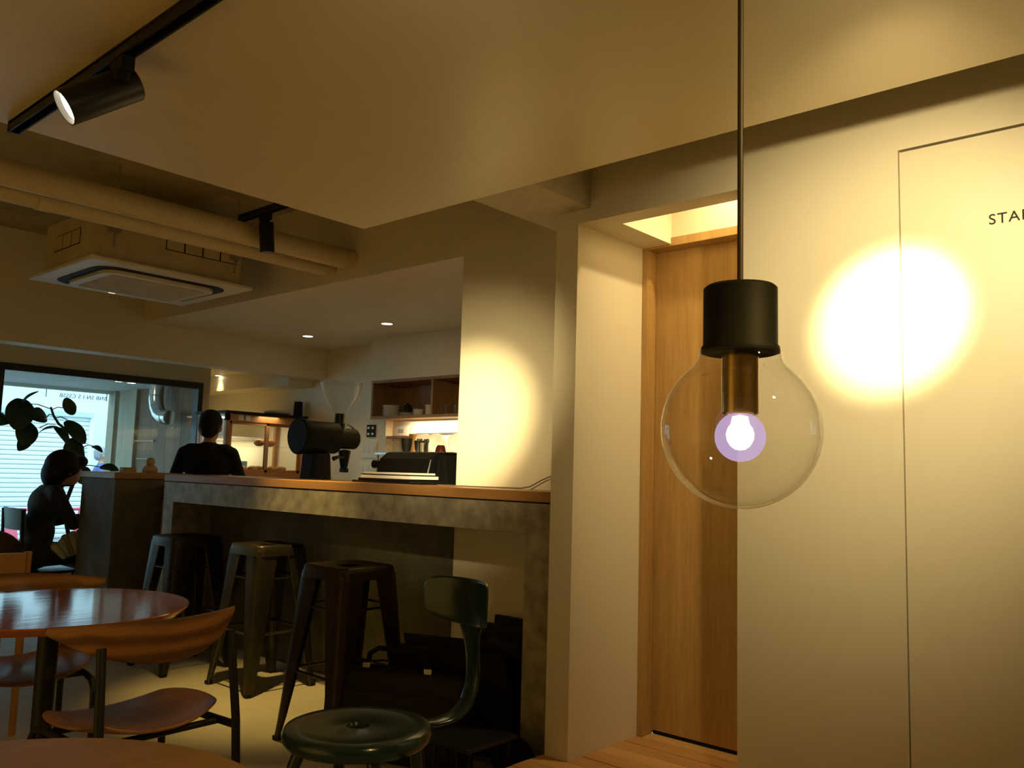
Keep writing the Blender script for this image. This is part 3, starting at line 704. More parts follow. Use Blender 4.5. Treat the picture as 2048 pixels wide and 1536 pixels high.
for x in (-3.70, -3.61): MB().tube([(x, 3.34, 1.14), (x, 3.32, 1.11), (x, 3.315, 1.02)], .006, 8).build('steam_wand', CHROME, em)
emit('led_blue', (.55, .7, 1), 12)
for x in (-3.895, -3.845): MB().box(x, x+.018, 3.325, 3.33, 1.112, 1.118).build('indicator', MATS['led_blue'], em, smooth=False)
# cups on the machine
def cup(label, c, r, h, m, group, up=True):
    pr_ = [(0, 0), (r*.6, 0), (r*.85, h*.35), (r, h), (r*.93, h), (r*.78, h*.35), (0, h*.12)]
    if not up: pr_ = [(a, h-b) for a, b in pr_]
    return tag(MB().lathe(pr_, c, 24, closed=False).build('cup', m), label, 'cup', group)
cup('dark red cup upside down on the coffee machine', (-3.72, 3.56, 1.279), .034, .045, mat('red_glaze', (.05, .008, .006), .2), 'cups on the coffee machine', False)
cup('black tumbler on the left of the coffee machine', (-3.985, 3.52, 1.279), .035, .085, BLKM, 'cups on the coffee machine')
cup('second black tumbler beside the left one on the coffee machine', (-3.955, 3.60, 1.279), .033, .075, BLKM, 'cups on the coffee machine')
ut = thing('spoon_jar', 'jar of shiny spoons on the coffee machine', 'jar', (-3.89, 3.57, 1.279))
MB().lathe([(0, 0), (.035, 0), (.037, .06), (.033, .06), (.031, .004), (0, .004)], (-3.89, 3.57, 1.279), 20).build('jar', CHROME, ut)
for i in range(6):
    a = i*PI/3; MB().tube([(-3.89+.01*math.cos(a), 3.57+.01*math.sin(a), 1.29), (-3.89+.03*math.cos(a), 3.57+.03*math.sin(a), 1.345)], .003, 6).ell((-3.89+.033*math.cos(a), 3.57+.033*math.sin(a), 1.352), (.009, .006, .013), 8, 6).build('spoon', CHROME, ut)

# wall cabinet with cups
wcab = thing('wall_cabinet', 'open wooden wall cabinet with cups above the lit backsplash', 'cabinet', (-4.6, 4.5, 1.57))
cx0, cx1, cy0, cy1, cz0, cz1 = -5.44, -3.6, 4.40, 4.70, 1.572, 1.885
MB().box(cx0, cx1, cy0, cy1, cz0, cz0+.022).build('bottom_board', CABW, wcab, smooth=False)
MB().box(cx0, cx1, cy0, cy1, cz1-.022, cz1).build('top_board', CABW, wcab, smooth=False)
MB().box(cx0, cx1, cy1-.02, cy1-.002, cz0, cz1).build('back_board', CABW, wcab, smooth=False)
for x in (cx0, -4.73, cx1-.02): MB().box(x, x+.02, cy0+.002, cy1, cz0+.022, cz1-.022).build('upright', CABW, wcab, smooth=False)
struct(MB().box(cx0-.06, cx1+.5, cy0+.02, 4.72, cz1, ZK).box(cx0-.06, cx0-.001, cy0+.02, 4.72, cz0, cz1).build('trim_2', PAINT, smooth=False), 'painted bulkhead above the cabinet')
zs = cz0+.022
for i in range(5):
    tag(MB().lathe([(0, 0), (.055, 0), (.075, .018), (.072, .018), (.054, .004), (0, .004)], (-5.30, 4.50, zs+i*.0185), 24).build('saucer', WHITE), ('bottom', 'second lowest', 'middle', 'second highest', 'top')[i]+' white saucer of the tall stack at the left of the cabinet', 'saucer', 'saucers in the wall cabinet')
for i in range(2):
    tag(MB().lathe([(0, 0), (.05, 0), (.075, .013), (.072, .013), (.05, .004), (0, .004)], (-5.10, 4.50, zs+i*.0135), 24).build('plate', WHITE), ('lower', 'upper')[i]+' white plate under the dark pot in the cabinet', 'plate', 'plates in the wall cabinet')
tag(MB().lathe([(0, 0), (.03, 0), (.038, .03), (.030, .06), (.012, .066), (.012, .075), (0, .078)], (-5.10, 4.50, zs+.028), 20).build('sugar_pot', BLKM), 'small dark lidded pot on plates in the cabinet', 'pot')
for s_, x, n in (('middle', -4.96, 3), ('right', -4.82, 5)):
    for i in range(n):
        tag(MB().lathe([(0, 0), (.03, 0), (.048, .02), (.046, .02), (.03, .004), (0, .004)], (x, 4.49, zs+i*.0155), 20).build('bowl', WHITE), ('bottom', 'second lowest', 'third', 'fourth', 'topmost')[i]+' small white bowl of the %s bowl stack in the cabinet' % s_, 'bowl', 'bowls in the wall cabinet')
for i, x in enumerate((-4.62, -4.545, -4.47)):
    tag(MB().lathe([(0, 0), (.025, 0), (.03, .075), (.028, .075), (.023, .004), (0, .004)], (x, 4.48+.03*(i % 2), zs), 18).build('drinking_glass', HOPG), ('left', 'middle', 'right')[i]+' drinking glass in the right cabinet bay', 'glass', 'glasses in the wall cabinet')
ld = thing('light_strip', 'warm light strip under the wall cabinet', 'light strip', (-4.55, 4.6, cz0))
MB().box(-5.25, -3.7, 4.58, 4.60, cz0-.012, cz0-.001).build('housing', WPLAS, ld, smooth=False)
MB().box(-5.25, -3.7, 4.60, 4.625, cz0-.010, cz0-.002).build('diffuser', emit('strip', (1, .84, .55), 7), ld, smooth=False)
lamp('AREA', 'strip_glow', (-4.5, 4.612, cz0-.014), 6, (1, .74, .38), (0, .25, -1), 1.5, shape='RECTANGLE', size_y=.03, parent=ld)
tag(MB().box(-5.20, -3.7, 4.685, 4.699, 1.462, 1.474).build('magnet_rail', STEEL, smooth=False), 'thin steel rail along the lit backsplash', 'rail')
# backsplash tiles
bt = thing('backsplash', 'tiled backsplash glowing under the cabinet', 'backsplash', (-4.5, 4.69, .9))
TILE = mat('tile', (.70, .66, .56), .25)
for i in range(9):
    for j in range(4):
        MB().box(-5.25+i*.172, -5.25+i*.172+.169, 4.692, 4.6995, .905+j*.138, .905+j*.138+.135).build('tile', TILE, bt, smooth=False)
# switches and panels on the kitchen wall
def wallplate(label, x0, x1, z0, z1, m, y=4.70, kind='switch_panel', btn=None, bm=None):
    t = thing(kind, label, 'switch', ((x0+x1)/2, y, z0))
    MB().box(x0, x1, y-.014, y, z0, z1).build('plate', m, t, smooth=False, bevel=.002)
    nx, nz = btn; W = (x1-x0)/nx; Hh = (z1-z0)/nz
    for i in range(nx):
        for j in range(nz):
            MB().box(x0+W*(i+.28), x0+W*(i+.72), y-.018, y-.013, z0+Hh*(j+.3), z0+Hh*(j+.66)).build('button', bm, t, smooth=False, bevel=.001)
    return t
px_ = -5.50
wallplate('dark control panel with four pale buttons on the kitchen wall', -5.735, -5.625, 1.440, 1.543, BLKM, 4.62, btn=(2, 2), bm=WHITE)
wallplate('upper pale switch plate below the dark control panel', -5.80, -5.60, 1.262, 1.410, WPLAS, 4.62, btn=(3, 1), bm=ACW)
wallplate('lower pale switch plate beside the coffee machine', -5.80, -5.60, 1.115, 1.235, WPLAS, 4.62, btn=(3, 1), bm=ACW)
wallplate('small thermostat with screen above a dark shelf', -5.46, -5.30, 1.452, 1.535, WPLAS, 4.70, 'thermostat', (1, 1), mat('lcd', (.30, .33, .27), .3))
tag(MB().box(-5.47, -5.13, 4.60, 4.70, 1.425, 1.445).build('wall_shelf', CASEW, smooth=False, bevel=.002), 'short dark wooden shelf under the thermostat', 'shelf')
for i, (x, h, r) in enumerate(((-5.17, .12, .045), (-5.05, .155, .052))):
    tag(MB().lathe([(0, 0), (r*.72, 0), (r, h), (r*.96, h), (r*.68, .004), (0, .004)], (x, 4.55, 1.30), 20).build('paper_cup', mat('kraft', (.42, .25, .09), .7)), ('shorter', 'taller')[i]+' stack of brown paper cups on the drying rack', 'cup', 'paper cups')
dr = thing('dish_rack', 'low steel dish rack on the back counter', 'rack', (-4.8, 4.5, .9))
MB().box(-5.3, -3.9, 4.35, 4.68, 1.285, 1.30).build('shelf', STEEL, dr, smooth=False)
for x in (-5.28, -3.92):
    for yy in (4.37, 4.66): MB().tube([(x, yy, .90), (x, yy, 1.29)], .008, 8).build('leg', STEEL, dr)
for i in range(6):
    x = -4.86+i*.115
    tag(MB().lathe([(0, 0), (.05, 0), (.078, .014), (.074, .016), (.05, .004), (0, .004)], (x, 4.47+.02*(i % 2), 1.30+.076), 24, (.85, -.45, .25)).build('drying_plate', (WHITE, HOPG)[i % 3 == 2]), ('first', 'second', 'third', 'fourth', 'fifth', 'sixth')[i]+' round plate from the left standing in the dish rack', 'plate', 'plates standing in the dish rack')

# ------------------------------------------------------------------ bakery case
dc = thing('display_stand', 'wooden stand under the bakery case', 'stand', (-6.83, 4.2, 0))
MB().box(-7.10, -6.56, 3.76, 4.615, 0, 1.02).build('body', CASEW, dc, smooth=False)
MB().box(-7.12, -6.54, 3.74, 4.615, 1.02, 1.05).build('top', CASEW, dc, smooth=False, bevel=.002)
bk = thing('bakery_case', 'wooden glass-fronted bakery case with sliding doors', 'display case', (-6.83, 4.2, 1.05))
X0, X1, Y0, Y1, Z0, Z1 = -7.08, -6.60, 3.79, 4.60, 1.05, 1.62
MB().box(X0, X1, Y0, Y1, Z0, Z0+.055).build('base', CASEW, bk, smooth=False, bevel=.002)
MB().box(X0-.02, X1+.02, Y0-.02, Y1, Z1-.012, Z1+.012).build('lid', BLKM, bk, smooth=False, bevel=.002)
MB().box(X1-.03, X1, Y0, Y1, Z1-.075, Z1-.012).build('top_rail', CASEW, bk, smooth=False, bevel=.002)
for a, b in ((X1-.035, Y0), (X1-.035, Y1-.035), (X0, Y0), (X0, Y1-.035)): MB().box(a, a+.035, b, b+.035, Z0+.05, Z1-.012).build('corner_post', CASEW, bk, smooth=False, bevel=.002)
for j, (a, b, dx) in enumerate(((Y0+.035, Y0+.43, 0), (Y0+.40, Y1-.035, -.02))):
    f_ = MB(); xx = X1-.012+dx
    f_.box(xx-.012, xx, a, a+.03, Z0+.06, Z1-.075).box(xx-.012, xx, b-.03, b, Z0+.06, Z1-.075).box(xx-.012, xx, a, b, Z1-.10, Z1-.075).box(xx-.012, xx, a, b, Z0+.055, Z0+.085)
    fo_ = f_.build('sliding_door', CASEW, bk, smooth=False, bevel=.002)
    MB().box(xx-.008, xx-.005, a+.03, b-.03, Z0+.085, Z1-.10).build('pane', PANE, fo_, smooth=False)
MB().box(X0+.03, X1-.04, Y0+.004, Y0+.008, Z0+.06, Z1-.02).build('side_pane', PANE, bk, smooth=False)
MB().box(X0+.01, X1-.05, Y0+.03, Y1-.03, 1.338, 1.344).build('glass_shelf', PANE, bk, smooth=False)
MB().box(X0+.02, X0+.05, Y0+.06, Y1-.06, Z1-.03, Z1-.018).build('case_light', emit('case_strip', (1, .86, .6), 5), bk, smooth=False)
lamp('AREA', 'case_glow', (-6.85, 4.2, Z1-.02), 2.2, (1, .78, .45), (0, 0, -1), .7, shape='RECTANGLE', size_y=.2, parent=bk)
for i, (yy, zz, xx) in enumerate(((3.90, 1.105, -6.70), (4.02, 1.105, -6.72), (4.12, 1.105, -6.69), (4.20, 1.105, -6.73), (4.30, 1.105, -6.68), (4.41, 1.105, -6.70), (4.18, 1.344, -6.70), (4.30, 1.344, -6.72))):
    p_ = MB().ell((xx, yy, zz+.03), (.055, .045, .034), 16, 10).ell((xx+.02, yy-.02, zz+.042), (.03, .028, .02), 12, 8).ell((xx+.01, yy+.025, zz+.04), (.03, .025, .02), 12, 8)
    tag(p_.build('bread_roll', BREAD), 'golden brown roll in the bakery case, %s' % (('leftmost on the floor', 'second from the left on the floor', 'third from the left on the floor', 'middle of the floor by the door stile', 'second from the right on the floor', 'rightmost on the floor', 'left one on the glass shelf', 'right one on the glass shelf')[i]), 'bread', 'rolls in the bakery case')
for i, (yy, w_) in enumerate(((3.90, .05), (3.97, .045), (4.55, .05))):
    tag(MB().box(X1+.0005, X1+.003, yy, yy+w_, Z1-.065+.0*i, Z1-.02).build('price_card', WPLAS, smooth=False), ('left paper card pinned to the top rail of the bakery case', 'second paper card on the top rail of the bakery case', 'paper card at the right end of the bakery case')[i], 'card', 'paper cards on the bakery case')
tag(MB().ell((-6.72, 4.36, Z1+.034), (.09, .13, .022), 18, 10).build('folded_cloth', WPLAS), 'folded white cloth on top of the bakery case', 'cloth')
tag(MB().lathe([(0, 0), (.042, 0), (.038, .13), (.034, .135), (0, .135)], (-6.66, 4.54, Z1+.012), 24).build('canister', BLKM), 'black canister on top of the bakery case', 'canister')
# shelf of white boxes in the recess behind the case
rs = thing('recess_shelf', 'white shelf in the recess seen through the bakery case', 'shelf', (-7.9, 4.3, 1.4))
MB().box(-8.38, -7.3, 4.2, 4.615, 1.42, 1.44).build('board', WPLAS, rs, smooth=False)
MB().box(-8.38, -7.3, 4.1, 4.615, .98, 1.02).build('board', WPLAS, rs, smooth=False)
lamp('AREA', 'shelf_glow', (-7.85, 4.45, 1.415), 2.2, (1, .82, .5), (0, 0, -1), .9, shape='RECTANGLE', size_y=.05, parent=rs)
for i, (x, y, s_, h) in enumerate(((-8.2, 4.35, .13, .16), (-7.85, 4.35, .14, .22), (-7.5, 4.38, .12, .19))):
    tag(MB().prism(rrect(x-s_, x+s_, y-.12, y+.12, .03), 'z', 1.02, 1.02+h).build('food_tub', (WHITE, WPLAS, mat('blue_tub', (.10, .22, .34), .4))[i], smooth=False, bevel=.008), ('white', 'pale', 'blue')[i]+' food tub on the lower recess shelf', 'tub', 'food tubs in the recess')
tag(MB().ell((-8.1, 4.38, 1.49), .05, 18, 12).build('paper_ball_lamp', emit('ball', (1, .9, .7), .8)), 'small glowing round lamp on the recess shelf', 'lamp')
# objects on the order counter
tag(MB().box(-6.02, -5.95, 2.66, 2.75, 1.097, 1.132).build('tip_box', mat('tip_box', (.50, .36, .16), .6), smooth=False, bevel=.004), 'small tan box on the order counter cap', 'box')
fg = thing('ornament', 'small cream ceramic ornament with rounded top on the order counter', 'ornament', (-5.98, 2.86, 1.097))
MB().lathe([(0, 0), (.05, 0), (.055, .02), (.042, .045), (.025, .055), (0, .058)], (-5.98, 2.86, 1.097), 20).build('body', mat('cream', (.62, .48, .33), .5), fg)
MB().ell((-5.98, 2.86, 1.097+.078), (.032, .032, .03), 16, 10).build('head', mat('cream', (.62, .48, .33), .5), fg)

# ================================================================== PEOPLE
def person(name, label, mb, vox, loc, rz, skinfn, mats, hair=None, hairm=None):
    m = mb.mesh(name); o = bpy.data.objects.new(name, m); COL.objects.link(o)
    r = o.modifiers.new('r', 'REMESH'); r.mode = 'VOXEL'; r.voxel_size = vox; r.use_smooth_shade = True
    s = o.modifiers.new('s', 'SMOOTH'); s.factor = .5; s.iterations = 4
    bpy.context.view_layer.update()
    me = bpy.data.meshes.new_from_object(o.evaluated_get(bpy.context.evaluated_depsgraph_get()))
    o.modifiers.clear(); o.data = me; me.name = name; me.materials.clear()
    for q in mats: me.materials.append(q)
    for p in me.polygons: p.material_index = skinfn(p.center); p.use_smooth = True
    tag(o, label, 'person')
    if hair:
        hm = hair.mesh('hair'); ho = bpy.data.objects.new('hair', hm); COL.objects.link(ho)
        r = ho.modifiers.new('r', 'REMESH'); r.mode = 'VOXEL'; r.voxel_size = vox; r.use_smooth_shade = True
        bpy.context.view_layer.update()
        he = bpy.data.meshes.new_from_object(ho.evaluated_get(bpy.context.evaluated_depsgraph_get()))
        ho.modifiers.clear(); ho.data = he; he.materials.clear(); he.materials.append(hairm); ho.parent = o
        he.polygons.foreach_set('use_smooth', [True]*len(he.polygons))
    o.location = loc; o.rotation_euler = (0, 0, rz); return o
def head(mb, c, s=1., d=(0, 1, 0)):
    c = Vector(c); d = Vector(d).normalized(); sd = d.cross(Vector((0, 0, 1)))
    mb.ell(c+Vector((0, 0, .02*s)), (.073*s, .092*s, .10*s), 18, 14); mb.ell(c+d*.02*s-Vector((0, 0, .05*s)), (.055*s, .065*s, .065*s), 14, 10)
    mb.ell(c+d*.10*s-Vector((0, 0, .012*s)), (.012*s, .018*s, .022*s), 10, 8)       # nose
    mb.ell(c+d*.082*s-Vector((0, 0, .055*s)), (.022*s, .014*s, .010*s), 10, 8)      # mouth
    for k in (-1, 1):
        mb.ell(c+sd*.075*s*k-Vector((0, 0, .005*s)), (.012*s, .02*s, .03*s), 10, 8)  # ears
        mb.ell(c+d*.084*s+sd*.03*s*k+Vector((0, 0, .012*s)), (.014*s, .010*s, .009*s), 8, 6)
def hand(mb, w_, d, side, curl, s=1.):
    w_ = Vector(w_); d = Vector(d).normalized(); side = Vector(side).normalized(); cu = Vector(curl).normalized()
    mb.ell(w_+d*.045*s, .032*s, 12, 8); mb.cap(w_+d*.02*s, w_+d*.075*s, .024*s, .030*s)
    for i, ln in enumerate((.062, .072, .067, .052)):
        b = w_+d*.085*s+side*(.026-.017*i)*s; k_ = b+d*ln*.5*s+cu*.010*s; e = k_+d*ln*.35*s+cu*ln*.4*s
        mb.cap(b, k_, .0095*s, .009*s, 8); mb.cap(k_, e, .009*s, .0075*s, 8)
    b = w_+d*.03*s+side*.028*s; k_ = b+d*.03*s+side*.028*s; mb.cap(b, k_, .011*s, .010*s, 8); mb.cap(k_, k_+d*.028*s+cu*.012*s, .010*s, .008*s, 8)
def upright(pose):
    mb = MB(); P = pose
    mb.ell((0, 0, .86), (.165, .115, .12)); mb.ell((0, .0, 1.03), (.145, .10, .16)); mb.ell((0, -.005, 1.17), (.185, .115, .16))
    mb.cap((-.13, -.01, 1.265), (.13, -.01, 1.265), .062, .062); mb.cap((0, -.01, 1.27), (0, .01, 1.38), .055, .045)
    for s_ in (-1, 1):
        sh_ = Vector((s_*.175, -.01, 1.25)); el = Vector(P['el'][s_]); wr_ = Vector(P['wr'][s_])
        mb.cap(sh_, el, .054, .043); mb.cap(el, wr_, .042, .028); hand(mb, wr_, wr_-el, (-s_, 0, .3), (0, 0, -1))
        hp = Vector((s_*.085, 0, .83)); kn = Vector(P['kn'][s_]); an = Vector(P['an'][s_])
        mb.cap(hp, kn, .085, .056); mb.cap(kn, an, .054, .038); mb.cap(an+Vector((0, -.03, -.035)), an+Vector((0, .13, -.045)), .036, .030)
    head(mb, (0, .025, 1.45)); return mb
pose = dict(el={-1: (-.265, .03, 1.02), 1: (.255, .05, 1.02)}, wr={-1: (-.19, .25, 1.0), 1: (.17, .26, 1.0)}, kn={-1: (-.095, .02, .46), 1: (.10, .03, .46)}, an={-1: (-.10, -.02, .08), 1: (.11, .0, .08)})
mb = upright(pose)
hr = MB().ell((0, .0, 1.495), (.088, .100, .095), 18, 12).ell((0, -.045, 1.45), (.080, .065, .085), 16, 12).ell((0, -.085, 1.415), (.050, .045, .045), 14, 10)
def sk(c):
    if c.z > 1.335: return 1
    if c.y > .19 and abs(c.x) < .3 and c.z > .9: return 1
    return 0
person('person', 'person in black top with dark tied hair, back turned, behind the bar', mb, .011, (-6.03, 3.33, 0), R(41.6+6), sk, [FABB, SKIN], hr, HAIRD)
# seated silhouette at the window
mb = MB()
mb.ell((0, 0, .50), (.17, .15, .11)); mb.ell((0, .03, .66), (.15, .11, .17)); mb.ell((0, .07, .85), (.175, .115, .14)); mb.cap((-.13, .09, .93), (.13, .09, .93), .065, .065)
mb.cap((0, .10, .93), (0, .15, 1.03), .052, .045)
for s_ in (-1, 1):
    mb.cap((s_*.175, .09, .92), (s_*.22, .20, .72), .055, .045); mb.cap((s_*.22, .20, .72), (s_*.12, .42, .75), .042, .03); hand(mb, (s_*.12, .42, .75), (-s_*.2, 1, 0), (-s_, 0, .2), (0, 0, -1))
    mb.cap((s_*.09, .02, .50), (s_*.11, .42, .50), .085, .062); mb.cap((s_*.11, .42, .50), (s_*.11, .44, .09), .056, .04); mb.cap((s_*.11, .42, .05), (s_*.11, .58, .04), .036, .03)
head(mb, (0, .19, 1.09))
hr = MB().ell((0, .16, 1.135), (.105, .125, .115), 18, 12).ell((0, .10, 1.07), (.10, .08, .11), 16, 12).ell((0, .26, 1.16), (.07, .07, .05), 14, 10)
COAT = mat('dark_coat', (.016, .018, .016), .8)
person('person', 'seated person with bobbed dark hair, silhouetted against the street window', mb, .012, (-6.58, 2.33, 0), R(-6), lambda c: 1 if (c.z > .99 and c.y > .1) or (c.y > .44 and .68 < c.z < .85) else 0, [COAT, SKIN], hr, HAIRD)
# passer-by outside
mb = upright(dict(el={-1: (-.25, -.06, 1.0), 1: (.25, .05, 1.0)}, wr={-1: (-.25, .10, .82), 1: (.24, .24, .88)}, kn={-1: (-.09, .10, .46), 1: (.09, -.04, .46)}, an={-1: (-.09, .06, .08), 1: (.09, -.22, .10)}))
hr = MB().ell((0, -.01, 1.50), (.092, .105, .090), 18, 12).ell((0, -.05, 1.455), (.082, .06, .08), 16, 12)
person('person', 'passer-by with grey hair in a blue shirt outside the window', mb, .014, (-13.2, 5.55, -.2), R(-20), lambda c: 1 if c.z > 1.335 or (c.y > .08 and c.z < .95 and abs(c.x) > .18) else (2 if c.z < .87 else 0), [mat('blue_shirt', (.10, .13, .32), .7), SKIN, FABB], hr, HAIRG)

# ================================================================== WINDOW CORNER
wt = thing('window_table', 'dark window table with pale edge beside the seated person', 'table', (-6.72, 2.90, 0))
MB().box(-6.84, -6.36, 2.68, 3.25, .70, .725).build('tabletop', CASEW, wt, smooth=False, bevel=.004)
MB().box(-6.64, -6.56, 2.9, 2.98, .02, .70).build('column', BLK, wt, smooth=False)
MB().box(-6.78, -6.42, 2.76, 3.16, 0, .02).build('foot_plate', BLK, wt, smooth=False, bevel=.004)
wch = thing('window_chair', 'thin metal chair under the seated person', 'chair', (-6.58, 2.33, 0))
MB().box(-6.78, -6.38, 2.22, 2.60, .375, .395).build('seat', BLK, wch, smooth=False, bevel=.006)
A = []; B = []
for i in range(9):
    q = -1+i/4; A.append([(-6.58+.2*q, 2.19+.03*q*q, .68), (-6.58+.2*q, 2.175+.03*q*q, .83)]); B.append([(p[0], p[1]-.012, p[2]) for p in A[-1]])
MB().grid(A, B).build('backrest', mat('grey_green', (.10, .14, .13), .4), wch)
for sx in (-.19, .19):
    MB().tube([(-6.58+sx, 2.56, 0), (-6.58+sx, 2.55, .38)], .011, 8).build('leg', BLK, wch)
    MB().tube([(-6.58+sx, 2.16, 0), (-6.58+sx, 2.21, .40), (-6.58+sx, 2.19, .82)], .011, 8).build('leg', BLK, wch)
mb = MB()
for i in range(9):
    u = i/8; mb.cap((-6.40+.03*math.sin(i*2.1), 2.42+.30*u, .56+.10*math.sin(u*2.4)), (-6.36+.02*math.cos(i*1.7), 2.46+.27*u, .50+.05*u), .030, .022)
tag(mb.build('tote_bag', mat('white_cloth', (.42, .41, .36), .8, bump=.4, bscale=30)), 'crumpled white cloth bag on the lap of the seated person', 'bag')
# plant
pl = thing('potted_plant', 'tall potted fig with broad dark leaves against the street window', 'plant', (-6.95, 2.86, 0))
px = -6.95
def PS(y, z): return (y*1.0435, 1.17+(z-1.17)*1.0435)
stem = [(px, 2.74, .28), (px, 2.70, .42), (px, 2.66, .52), (px, 2.612, .598), (px-.01, 2.591, .69), (px, 2.573, .875), (px+.02, 2.63, 1.098), (px+.02, 2.659, 1.193), (px, 2.653, 1.268), (px, 2.612, 1.33), (px, 2.554, 1.376), (px+.01, 2.469, 1.434), (px, 2.433, 1.491), (px, 2.408, 1.555)]
stem = [(p[0]-6.66*0+0, *PS(p[1], p[2])) for p in stem]
MB().tube(stem, [.016]*6+[.015, .014, .013, .012, .011, .010, .009, .008], 10).build('stem', STEM, pl)
MB().lathe([(0, 0), (.11, 0), (.14, .26), (.145, .28), (.13, .28), (.12, .25), (0, .25)], (px, 2.86, 0), 28).build('pot', mat('clay', (.22, .20, .18), .7), pl)
def leaf(a, b, w_, tip_dx, droop=.03, face=.85):
    """a = leaf base, b = tip (y,z) ; real curved blade with thickness"""
    w_ *= 1.38; A_ = Vector((px+random.uniform(-.05, .05), *PS(*a))); B_ = Vector((px+tip_dx, *PS(*b))); ax = B_-A_
    n = Vector((face, random.uniform(-.15, .15), math.sqrt(1-face*face))); n = (n-ax.normalized()*n.dot(ax.normalized())).normalized(); sd = ax.normalized().cross(n)
    up_ = []; dn = []
    for i in range(9):
        u = i/8; ww = w_*math.sin(PI*min(1, u*.93+.05))**.62; c = A_+ax*u+n*droop*math.sin(PI*u)
        ra = []; rb = []
        for k in (-1, -.5, 0, .5, 1):
            p = c+sd*ww*k+n*(.18*ww*abs(k))
            ra.append(p+n*.0012); rb.append(p-n*.0012)
        up_.append(ra); dn.append(rb)
    MB().grid(up_, dn).build('leaf', LEAF, pl, sub=1)
def stalk(a, b):
    a = PS(*a); b = PS(*b); MB().tube([(px, *a), (px, (a[0]+b[0])/2, (a[1]+b[1])/2+.015), (px, *b)], .004, 6).build('leaf_stalk', STEM, pl)
for a, b, w_, dx, fc in (((2.215, 1.60), (2.175, 1.37), .075, .05, .95), ((2.20, 1.545), (2.285, 1.655), .018, .1, .5), ((2.385, 1.475), (2.235, 1.475), .050, .06, .9), ((2.265, 1.44), (2.245, 1.25), .06, .03, .92),
        ((2.28, 1.31), (2.20, 1.225), .035, .05, .9), ((2.345, 1.345), (2.43, 1.41), .020, .1, .6), ((2.50, 1.545), (2.575, 1.585), .055, .02, .95), ((2.53, 1.46), (2.655, 1.295), .045, .04, .95), ((2.44, 1.41), (2.52, 1.285), .032, .08, .8),
        ((2.60, 1.335), (2.54, 1.15), .055, .05, .93), ((2.585, 1.11), (2.70, 1.00), .055, .06, .9), ((2.46, 1.10), (2.59, 1.085), .045, .05, .9), ((2.735, 1.278), (2.785, 1.235), .018, .05, .85), ((2.80, 1.12), (2.92, 1.10), .030, .05, .8), ((2.12, 1.48), (2.06, 1.40), .05, .05, .9), ((2.48, 1.05), (2.42, .93), .04, .05, .9)):
    leaf(a, b, w_, dx, .02, fc)
for a, b in (((2.41, 1.54), (2.23, 1.565)), ((2.41, 1.53), (2.50, 1.555)), ((2.42, 1.50), (2.385, 1.475)), ((2.44, 1.475), (2.53, 1.47)), ((2.45, 1.43), (2.345, 1.40)), ((2.655, 1.27), (2.735, 1.28)), ((2.63, 1.12), (2.80, 1.125)), ((2.62, 1.32), (2.60, 1.335)), ((2.575, .99), (2.585, 1.08)), ((2.57, .9), (2.48, 1.06))): stalk(a, b)

# ================================================================== OUTSIDE
struct(MB().box(-22, -7.3, -6, 14, -.35, -.2).build('ground', ASPH, smooth=False), 'street outside')
struct(MB().box(-7.9, -7.3, -3, 3.9, -.2, .02).build('ground', CONC, smooth=False), 'raised concrete step outside the window')
# eave with fascia
struct(MB().box(-9.0, -7.3, -3, 3.9, 1.90, 2.0).box(-9.06, -9.0, -3, 3.95, 1.868, 2.3).build('ceiling_eave', OUTW, smooth=False), 'pale eave over the pavement')
# side wall of weathered boards and plywood
sw = bpy.data.objects.new('wall_outside', None); COL.objects.link(sw); sw.location = (-8.2, 3.9, 0); struct(sw, 'timber side wall outside the window')
for x0, x1, y0, m in ((-9.07, -8.91, 3.84, POSTW), (-8.90, -8.83, 3.885, CABW), (-8.825, -8.45, 3.85, POSTW), (-8.445, -8.15, 3.88, PLY), (-8.148, -7.85, 3.88, PLY), (-7.848, -7.55, 3.88, PLY), (-7.548, -7.305, 3.88, PLY)):
    MB().box(x0, x1, y0, 3.9, -.2, 1.90).build('board', m, sw, smooth=False, bevel=.002)
ts = thing('wall_ledge', 'pair of pale strips along the plywood wall outside', 'ledge', (-8.2, 3.87, 1.2))
MB().box(-8.44, -8.05, 3.862, 3.88, 1.375, 1.385).build('strip', POSTW, ts, smooth=False)
MB().box(-8.40, -8.12, 3.862, 3.88, 1.20, 1.21).build('strip', POSTW, ts, smooth=False)
du = thing('exhaust_duct', 'silver bent exhaust duct on the plywood wall', 'duct', (-7.7, 3.75, 1.6))
MB().tube([(-7.80, 3.74, 1.90), (-7.80, 3.74, 1.76), (-7.775, 3.74, 1.69), (-7.72, 3.74, 1.63), (-7.64, 3.74, 1.595), (-7.50, 3.74, 1.585)], .065, 24).build('duct', CHROME, du)
for q in ((-7.80, 3.74, 1.80), (-7.58, 3.74, 1.588)): MB().ell(q, (.07, .07, .012) if q[2] > 1.7 else (.012, .07, .07), 20, 8).build('seam', STEEL, du)
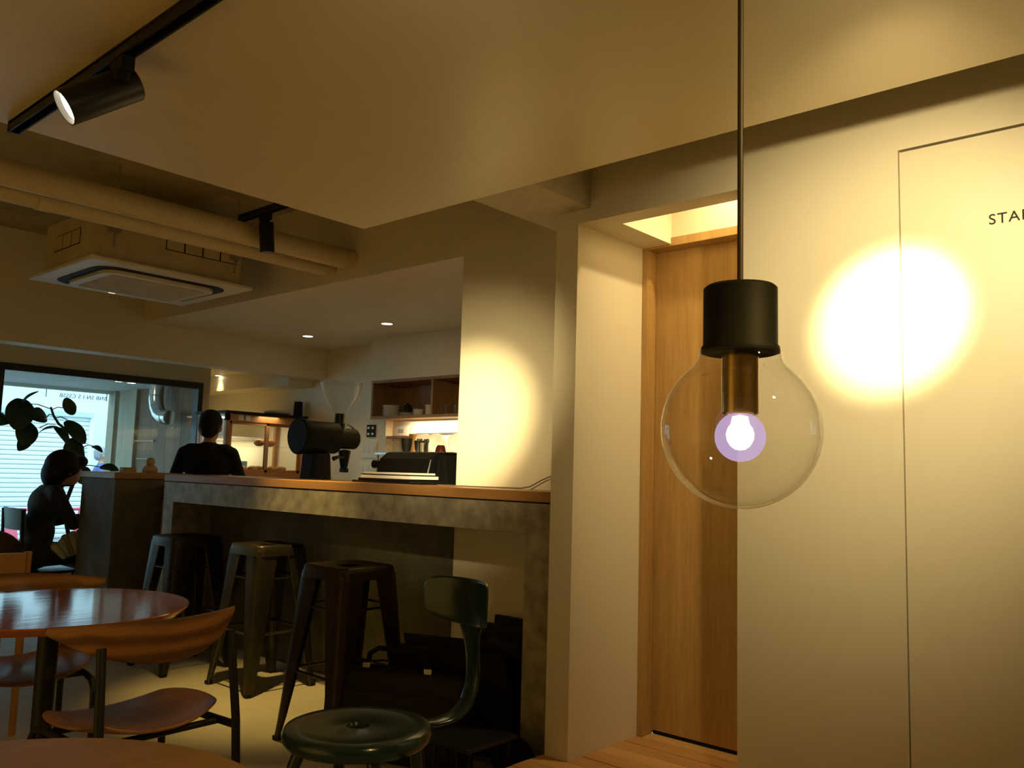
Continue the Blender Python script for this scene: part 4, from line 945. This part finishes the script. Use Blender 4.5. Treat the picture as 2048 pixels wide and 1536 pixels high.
# hanging letters seen from behind under the eave
ls = thing('letter_sign', 'small dark letters under the eave read in reverse', 'sign', (-9.03, 3.4, 1.85))
for s_, yy in (('SNB SN I S CSSSB', 3.37),):
    t = text(s_, 'lettering', mat('sign_grey', (.10, .13, .18), .6), (-9.03, 3.80, 1.800), (PI/2, 0, PI/2), .055, ls, True, .002)
for yy in (3.21, 3.80): MB().box(-9.035, -9.028, yy, yy+.006, 1.79, 1.87).build('hanger', mat('sign_grey', (.10, .13, .18), .6), ls, smooth=False)
# shuttered building across the street
struct(MB().box(-14.9, -14.5, -4, 12, -.2, 4.5).build('wall_street', OUTW, smooth=False), 'pale building wall across the street')
rsu = thing('roller_shutter', 'white roller shutter across the street', 'shutter', (-14.45, 3.4, -.2))
mb = MB(); z = -.06
while z < 1.86:
    mb.prism([(-14.49, z), (-14.455, z), (-14.45, z+.03), (-14.455, z+.062), (-14.49, z+.062)], 'y', .2, 5.84); z += .072
so = MB(); so.v = [(a, b, c) for a, b, c in [(p[1], p[0], p[2]) if False else p for p in mb.v]]; so.f = mb.f
# prism on y inserts y in the middle, so (x,z) pairs land as (x,y,z)
s_o = so.build('slats', SHUT, rsu, smooth=False); s_o['kind'] = 'stuff'
MB().box(-14.5, -14.36, .1, 5.87, 1.87, 1.95).build('shutter_hood', mat('shutter_hood', (.50, .56, .60), .5), rsu, smooth=False)
MB().box(-14.5, -14.42, 5.84, 5.90, -.2, 1.9).build('guide_rail', SHUT, rsu, smooth=False)
tag(MB().box(-14.5, -14.485, 6.16, 6.36, 1.44, 1.62).build('wall_poster', mat('poster', (.16, .15, .16), .5, noise=.6, nscale=14), smooth=False), 'small dark poster on the pale street wall', 'poster')
def cone(label, x, y):
    t = thing('traffic_cone', label, 'traffic cone', (x, y, -.2), 'pink traffic cones')
    MB().box(x-.17, x+.17, y-.17, y+.17, -.2, -.17).build('base', PINK, t, smooth=False, bevel=.01)
    MB().lathe([(0, -.17), (.125, -.17), (.035, .44), (.03, .45), (0, .45)], (x, y, 0), 28).build('body', PINK, t)
    return t
cone('pink traffic cone standing before the roller shutter', -13.9, 4.62)
cone('pink traffic cone further along the shutter, behind the seated person', -13.9, 5.60)
tag(MB().tube([(-13.9, 4.6, .42), (-13.9, 5.62, .42)], .02, 10).build('cone_bar', PINK), 'pink bar resting between the two traffic cones', 'bar')
